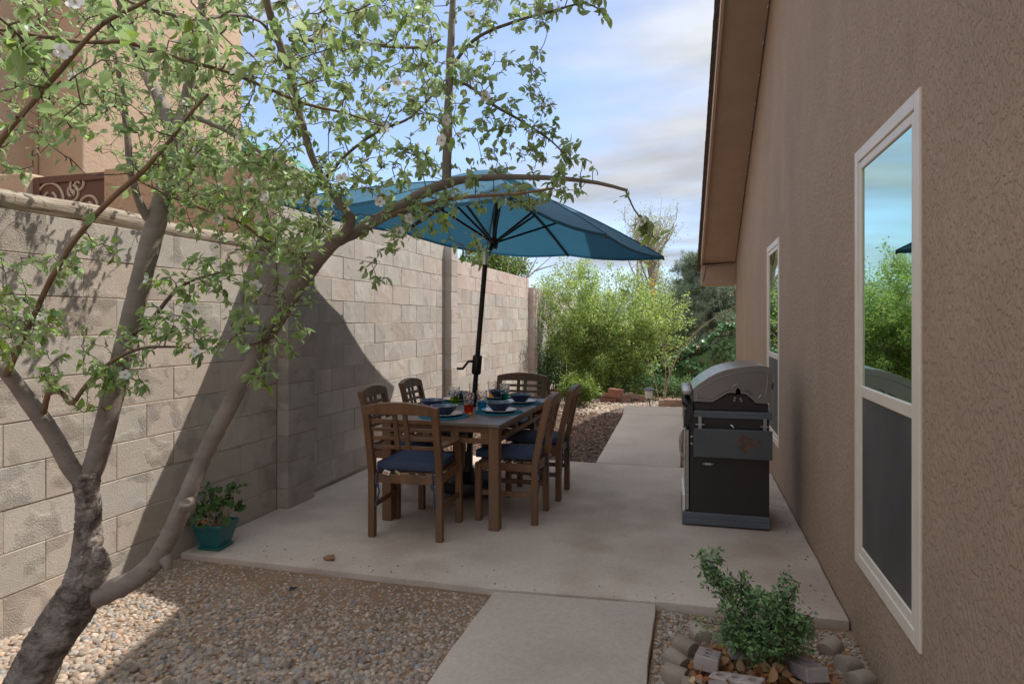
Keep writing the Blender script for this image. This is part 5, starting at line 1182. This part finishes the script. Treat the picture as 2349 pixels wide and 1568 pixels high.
# ------------------------------------------------------------------ far plants
def far_plants():
    R = random.uniform
    # large spring shrub at the end of the wall
    stems = []
    tops = [(1240, 655), (1248, 720), (1252, 800), (1560, 690), (1566, 712), (1545, 740), (1535, 800), (1290, 625), (1330, 600), (1262, 640), (1300, 605), (1345, 600), (1385, 618), (1418, 612), (1452, 640), (1490, 650), (1530, 690), (1550, 705), (1265, 700), (1275, 760), (1330, 680), (1380, 700), (1430, 690), (1470, 720), (1510, 760), (1290, 820), (1340, 780), (1400, 790), (1450, 800), (1480, 850), (1360, 850), (1420, 860), (1300, 870), (1235 + 25, 665), (1320, 640), (1365, 660), (1410, 740), (1310, 740), (1500, 720), (1445, 845), (1390, 880), (1465, 890), (1340, 885)]
    for u, v in tops:
        y = R(12.3, 13.9); e = np.array(aty(u, v, y)); c0 = np.array((-1.75 + R(-.35, .3), 13.1 + R(-.25, .25), -.08)); m = c0 * .5 + e * .5 + np.array((R(-.12, .12), R(-.15, .15), .22)); stems.append([c0, m, e])
    bush('shrub', (-1.75, 13.1, -.08), 'large airy bright green spring shrub at the far end of the block wall', 'shrub', stems, MT['shrubleaf'], MT['stem'], leaf=(.046, .03), per=165, spread=.062, rs=.016, side=11, sidelen=.6, tip=.3)
    stems = [[(-1.95 + R(-.1, .1), 11.2, -.07), (-1.95 + R(-.3, .3), 11.2 + R(-.2, .2), .2), (-1.95 + R(-.42, .42), 11.1 + R(-.3, .3), R(.15, .52))] for _ in range(22)]
    bush('shrub', (-1.95, 11.2, -.07), 'small lime green shrub behind the far armchair', 'shrub', stems, MT['limeleaf'], MT['stem'], leaf=(.045, .03), per=60, spread=.045, rs=.006, side=4, sidelen=.16)
    stems = [[(-2.95, 13.0 + R(-.5, .9), -.08), (-2.9 + R(-.1, .1), 13.2 + R(-.5, .9), .5), (-2.85 + R(-.2, .25), 13.2 + R(-.8, 1.2), R(.5, 1.9))] for _ in range(14)]
    bush('vine', (-2.95, 13.1, -.08), 'dark green vine climbing the farthest block wall section beside the shrub', 'vine', stems, MT['vineleaf'], MT['stem'], leaf=(.06, .04), per=55, spread=.09, rs=.008, side=4, sidelen=.3)
    # low plants along the fence foot
    stems = [[(-.9 + R(-.5, .7), 12.9 + R(-.4, .4), -.08), (-.9 + R(-.7, .9), 12.8, .15), (-.9 + R(-.8, 1.0), 12.6 + R(-.4, .3), R(.08, .42))] for _ in range(22)]
    bush('shrub', (-.8, 12.9, -.08), 'low green undergrowth between the large shrub and the path light', 'shrub', stems, MT['vineleaf'], MT['stem'], leaf=(.05, .03), per=45, spread=.06, rs=.005, side=3, sidelen=.2)
    # sapling with pale bare stems
    s = empty('sapling', tuple(aty(1522, 925, 12.4)), 0, 'young sapling with pale bare forked stems in front of the ivy', 'tree'); base = Vector(s.location); base.z = -.08; s.location = base
    def st(pts, r, nm='stem'):
        c = catmull([np.array(aty(u, v, y) - base) for u, v, y in pts], 5); b = MB(); b.tube([tuple(q) for q in c], list(np.linspace(r, r * .45, len(c))), 7); b.build(nm, MT['palestem'], s, smooth=60)
    st([(1521, 935, 12.4), (1527, 895, 12.4), (1537, 858, 12.4), (1556, 815, 12.4), (1590, 768, 12.4), (1640, 728, 12.4), (1692, 700, 12.4)], .019)
    st([(1537, 860, 12.4), (1530, 825, 12.4), (1515, 775, 12.4), (1502, 740, 12.4)], .014); st([(1522, 915, 12.4), (1527, 860, 12.35), (1525, 835, 12.3)], .012); st([(1510, 912, 12.4), (1500, 860, 12.4), (1495, 842, 12.4)], .011)
    # fence of upright planks carrying ivy
    f = empty('plank_fence', (0, 14.2, -.08), 0, 'dark wooden plank fence half buried in ivy behind the garden', 'fence')
    x = -3.0; k = 0
    while x < 3.4:
        h = 1.02 + R(-.02, .02); b = MB(); b.box((x, -.01, 0), (x + .128, .01, h)); b.build('plank', MT['fencewood'], f); x += .14
    b = MB(); b.box((-3, .0105, .25), (3.4, .05, .33)); b.box((-3, .0105, .78), (3.4, .05, .86)); b.build('fence_rail', MT['fencewood'], f)
    iv = empty('ivy', (.4, 13.9, -.08), 0, 'dense dark green ivy mounded over the plank fence beside the house corner', 'ivy')
    def top(x): return np.interp(x, [-1.6, -1.0, -.55, -.2, .1, .35, .6, 1.0, 3.2], [.35, .45, .55, .85, .98, 1.12, 1.42, 1.52, 1.5])
    P, Nn = [], []
    for k in range(7500):
        x = R(-1.5, 2.2); tt = R(0, 1); h = top(x); thick = .42 * (1 - .35 * tt)
        if tt > .84 or random.random() < .15: ph = R(0, PI); q = (x, 14.1 - thick * math.cos(ph * .5) * .9, .95 * h + .16 * math.sin(ph) * R(.5, 1)); nn = (0, -.4, 1)
        else: q = (x, 14.1 - thick + .10 * math.sin(x * 9 + tt * 7) + R(-.05, .05), h * tt); nn = (0, -1, .45)
        P.append(q); Nn.append(np.array(nn) + rng.normal(0, .4, 3))
    P = np.array(P) - np.array((.4, 13.9, 0)); n = len(P); D = rdir(n); D[:, 2] = -abs(D[:, 2]) - .2
    T = (np.array([(0, 0, 0), (-.5, .15, .05), (-.22, .5, 0), (0, 1, -.12), (.22, .5, 0), (.5, .15, .05)]), np.array([(0, 5, 4, 3), (0, 3, 2, 1)]))
    br = rng.random(n) < .04
    leaves_obj('foliage', P[~br], D[~br], np.array(Nn)[~br], np.full((int((~br).sum()), 3), .095), MT['ivyleaf'], iv, T)
    leaves_obj('brown_leaves', P[br], D[br], np.array(Nn)[br], np.full((int(br.sum()), 3), .10), MT['ivybrown'], iv, T)
    b = MB(); b.prism([(-1.9, 0)] + [(x - .4, float(top(x)) * .80) for x in np.linspace(-1.4, 2.1, 16)] + [(1.8, 0)], 1, -.1, .19); b.build('woody_core', MT['ivyleaf'], iv)
    # pine
    pn = empty('pine_tree', (.25, 19.5, -.08), 0, 'dark grey-green pine rising behind the ivy covered fence', 'tree')
    b = MB(); b.tube([(0.3, .3, 0), (.25, .3, 2.2), (.2, .3, 3.6)], [.16, .12, .04], 9); b.build('trunk', MT['pinebark'], pn, smooth=60)
    bb = MB(); P, D = [], []
    for k in range(130):
        z = R(.35, 3.45); a = R(0, 6.28); L = (1.75 - .32 * z) * R(.55, 1.05) + .15; z1 = z + L * R(-.05, .32)
        e = np.array((.25 + math.cos(a) * L, .3 + math.sin(a) * L, z1)); s0 = np.array((.25, .3, z)); m = (s0 + e) / 2 + np.array((0, 0, -.06)); bb.tube([tuple(s0), tuple(m), tuple(e)], [.03, .02, .008], 5, cap=False)
        for j in range(int(8 + L * 12)):
            t_ = R(.35, 1.05); q = s0 * (1 - t_) + e * t_ + rng.normal(0, .09, 3)
            for w in range(22): P.append(q + rng.normal(0, .02, 3)); D.append((e - s0) * .35 / L + rng.normal(0, .55, 3) + np.array((0, 0, .3)))
    stuff(bb.build('branches', MT['pinebark'], pn, fix=False)); n = len(P)
    leaves_obj('needles', P, D, rdir(n), np.tile([.022, .17, .05], (n, 1)), MT['needle'], pn)
    # trees farther off
    def tree(name, loc, H, Rr, label, m_leaf, m_bark, nl, leaf, bare=0.0, up=1.1, th=.12, z0=.25, nb=26, cl=.5):
        t = empty(name, loc, 0, label, 'tree'); b = MB(); b.tube([(0, 0, 0), (R(-.1, .1), 0, H * .35), (R(-.2, .2), R(-.2, .2), H * .8)], [th, th * .7, th * .2], 8); b.build('trunk', m_bark, t, smooth=60)
        bb = MB(); P, D = [], []
        for k in range(nb):
            z = H * R(z0, .75); a = R(0, 6.28); L = Rr * R(.5, 1.05); s0 = np.array((0, 0, z)); dv = np.array((math.cos(a), math.sin(a), up * R(.6, 1.4))); e = s0 + dv * L / np.linalg.norm(dv[:2]) * .8
            e[2] = min(e[2], H * (1 - .12 * R(0, 1))); m = (s0 + e) / 2 + rng.normal(0, .12, 3); c = catmull([s0, m, e], 5); bb.tube([tuple(q) for q in c], list(np.linspace(th * .35, .008, len(c))), 5, cap=False)
            for j in range(9):
                i = random.randrange(3, len(c)); dv2 = rng.normal(0, 1, 3) + np.array((0, 0, up)); dv2 /= np.linalg.norm(dv2); l = Rr * R(.15, .45); q = c[i] + dv2 * l; qm = (c[i] + q) / 2 + rng.normal(0, .05, 3)
                bb.tube([tuple(c[i]), tuple(qm), tuple(q)], [.018, .012, .006], 4, cap=False)
                for w in range(3):
                    q2 = qm + (rng.normal(0, 1, 3) + np.array((0, 0, up))) * l * .3; bb.tube([tuple(qm), tuple(q2)], [.008, .005], 3, cap=False); P += [q2 + rng.normal(0, cl * .22, 3) for _ in range(nl)]
                P += [q + rng.normal(0, cl * .3, 3) for _ in range(nl * 2)]
        stuff(bb.build('branches', m_bark, t, fix=False)); P = np.array(P); n = len(P); leaves_obj('foliage', P, rdir(n), rdir(n, .5), np.full((n, 3), leaf), m_leaf, t); return t
    tree('cottonwood_tree', (-1.55, 27, -.08), 6.1, 1.55, 'tall half bare tree with pale yellow green spring leaves left of the pine', MT['paleleaf'], MT['greybark'], 3, .075, up=1.9, th=.14, nb=30)
    p = aty(1125, 640, 19); tree('round_tree', (p.x, 19, -.08), 4.0, 1.25, 'rounded yellow green tree top showing above the block wall behind the umbrella', MT['limeleaf'], MT['stem'], 16, .085, up=.7, nb=34)
    p = aty(1222, 640, 21); tree('bare_tree', (p.x, 21, -.08), 3.9, .9, 'bare grey branching tree between umbrella and large green shrub', MT['paleleaf'], MT['greybark'], 0, .05, up=1.2, th=.06, nb=8) if False else None
    # bare branches over the wall
    t = empty('bare_tree', (-3.9, 16.5, -.08), 0, 'bare grey branches rising over the far block wall under the umbrella', 'tree')
    bs = Vector((-3.9, 16.5, -.08)); b = MB(); b.tube([(0, 0, 0), aty(1180, 665, 16.5) - bs], [.05, .03], 7); b.build('trunk', MT['greybark'], t, smooth=60)
    for pl in ([(1180, 665), (1205, 640), (1240, 610), (1268, 585)], [(1180, 665), (1190, 620), (1215, 585)], [(1205, 640), (1225, 605), (1232, 590)], [(1180, 665), (1165, 620), (1172, 590)], [(1225, 622), (1255, 612), (1280, 606)]):
        b = MB(); c = catmull([np.array(aty(u, v, 16.5) - bs) for u, v in pl], 4); b.tube([tuple(q) for q in c], list(np.linspace(.022, .008, len(c))), 5); b.build('branch', MT['greybark'], t, smooth=60)
    tree('leafy_tree', (-.9, 22, -.08), 2.6, 1.4, 'bushy mid green tree between the large shrub and the pine', MT['farleaf'], MT['stem'], 14, .09, up=.5, nb=30, z0=.12)
    tree('leafy_tree', (-4.2, 24, -.08), 2.5, 1.7, 'bushy mid green tree far behind the block wall end', MT['farleaf'], MT['stem'], 14, .10, up=.5, nb=30, z0=.12)
    tree('leafy_tree', (1.9, 26, -.08), 3.2, 1.9, 'bushy mid green tree far behind the house corner', MT['farleaf'], MT['stem'], 12, .10, up=.5, nb=30, z0=.12)
    # yellow flower spikes on a forsythia behind the shrub
    fs = empty('flowering_shrub', (-.95, 16.4, -.08), 0, 'sparse shrub with a few orange yellow flower spikes behind the large shrub', 'shrub'); b0 = Vector((-.95, 16.4, -.08))
    b = MB(); P = []
    for u, v in ((1499, 672), (1502, 700), (1501, 728), (1452, 800), (1447, 790), (1497, 655)):
        e = aty(u, v, 16.4) - b0; b.tube([(0, 0, 0), (e.x * .6, e.y, e.z * .6), tuple(e)], [.015, .01, .005], 5)
        for k in range(40): P.append(np.array(e) + rng.normal(0, 1, 3) * np.array((.035, .035, .12)))
    stuff(b.build('stems', MT['stem'], fs, fix=False)); n = len(P); leaves_obj('flowers', P, rdir(n), rdir(n), np.full((n, 3), .05), MT['yellow'], fs)
    # red brick building glimpsed behind the pine
    h = empty('brick_building', (1.2, 23, -.08), 0, 'red brick garden building glimpsed between ivy and pine', 'building')
    b = MB(); b.box((-1.4, 0, 0), (3, 3, 1.35)); b.build('wall', MT['redbrick'], h); b = MB(); b.prism([(-.25, 1.36), (3.25, 1.36), (1.5, 2.0)], 0, -1.6, 3.2); b.build('roof', MT['shingle'], h)
    # edging stones piled beside the path, brick planter box, sleepers
    k = 0
    for (u, v, L) in ((1408, 902, .30), (1432, 905, .34), (1462, 908, .30), (1398, 914, .3), (1425, 916, .36), (1452, 920, .34), (1480, 926, .3), (1388, 905, .22), (1440, 928, .4), (1412, 893, .26)):
        p = aty(u, v, 11.9); b = MB(); b.box((-L / 2, -.09, -.045), (L / 2, .09, .045)); o = b.build('garden_stone', MT['stone'] if k % 3 else MT['redbrick'], bevel=.012, seg=2, smooth=40); o.location = (p.x, 11.9 + .05 * (k % 3), p.z - .03); o.rotation_euler = (R(-.1, .1), R(-.09, .09), R(-.3, .3))
        lab = ['upper left', 'upper middle', 'upper right', 'lower left', 'lower middle', 'lower right', 'rightmost', 'leftmost, small', 'bottom, long', 'topmost'][k]
        tag(o, 'reddish flat edging stone in the low stack by the path light, ' + lab, 'stone', 'flat stones stacked beyond the path'); k += 1
    p = aty(1330, 900, 12.0); rock('stump', (p.x, 12.0, -.0), (.07, .07, .10), MT['pinebark'], 'small dark wooden stump on pale gravel before the large shrub', 'stump', 5)
    bx = empty('brick_edging', (0, 11.45, -.06), 0, 'low red brick edging row at the far end of the path', 'edging')
    x = aty(1510, 925, 11.45).x
    for i in range(9):
        for r in range(2):
            b = MB(); b.box((x + i * .205 + .003 + (.1 if r else 0), -.05, .004 + r * .078), (x + (i + 1) * .205 - .003 + (.1 if r else 0), .05, .074 + r * .078)); b.build('brick', MT['redbrick'] if i > 3 else MT['stone'], bx, bevel=.006)
    b = MB(); b.box((x + .01, -.04, 0), (x + 1.9, .042, .14)); b.build('mortar', MT['mortar'], bx)
    # solar path light
    p = aty(1488, 930, 11.3); s = empty('path_light', (p.x, 11.3, -.06), 0, 'small grey solar path light with flared shade beside the far path', 'garden light')
    b = MB(); b.tube([(.03, 0, .0), (0, 0, .20)], .011, 8); b.build('stake', MT['blackmetal'], s); b = MB(); b.lathe([(.045, .18), (.06, .20), (.066, .31), (.03, .315)], 16); b.build('lens', MT['plate'], s, smooth=40)
    b = MB(); b.lathe([(.0, .315), (.10, .315), (.105, .33), (.05, .37), (0, .38)], 18); b.build('shade', MT['tray'], s, smooth=40)
    # street lamp over the roofs
    p = aty(1378, 590, 40); s = empty('street_lamp', (p.x + 2.3, 40, -.08), 0, 'distant street lamp arm seen just under the umbrella edge', 'street lamp')
    b = MB(); z = p.z + .08; b.tube([(0, 0, 0), (0, 0, z - .15), (-.4, 0, z), (-2.0, 0, z + .03)], [.09, .07, .05, .04], 8); b.build('mast', MT['greybark'], s, smooth=50); b = MB(); b.box((-2.5, -.15, z - .03), (-1.7, .15, z + .07)); b.build('lamp_head', MT['tray'], s, bevel=.03)
far_plants()

# ------------------------------------------------------------------ litter blown over the slabs
def build_litter():
    n = 70; P = np.stack([rng.uniform(-3.0, .7, n), rng.uniform(3.3, 6.4, n), np.full(n, .0015)], 1); D = rdir(n); D[:, 2] *= .1
    T = leaf_template(.7, 4, .35, .3); V, F = scatter(*T, frame_mats(P, D, rdir(n, 3), rng.uniform(.006, .022, n)))
    tag(stuff(link('leaf_litter', npmesh('leaf_litter', V, F, MT['dryleaf'], True))), 'tiny dry leaf bits scattered over the concrete patio', 'litter')
    tag(pebbles('stray_pebbles', 90, lambda x, y: abs(y - 3.33) < .12 * abs(random.gauss(0, 1)) or (x > .6 and y > 3.4), (-2.9, .73, 3.3, 6.3), lambda x, y: random.uniform(.003, .008), .0, MT['pebble'], tmpl=ICO1), 'few stray pebbles kicked onto the patio edge', 'pebbles')
build_litter()
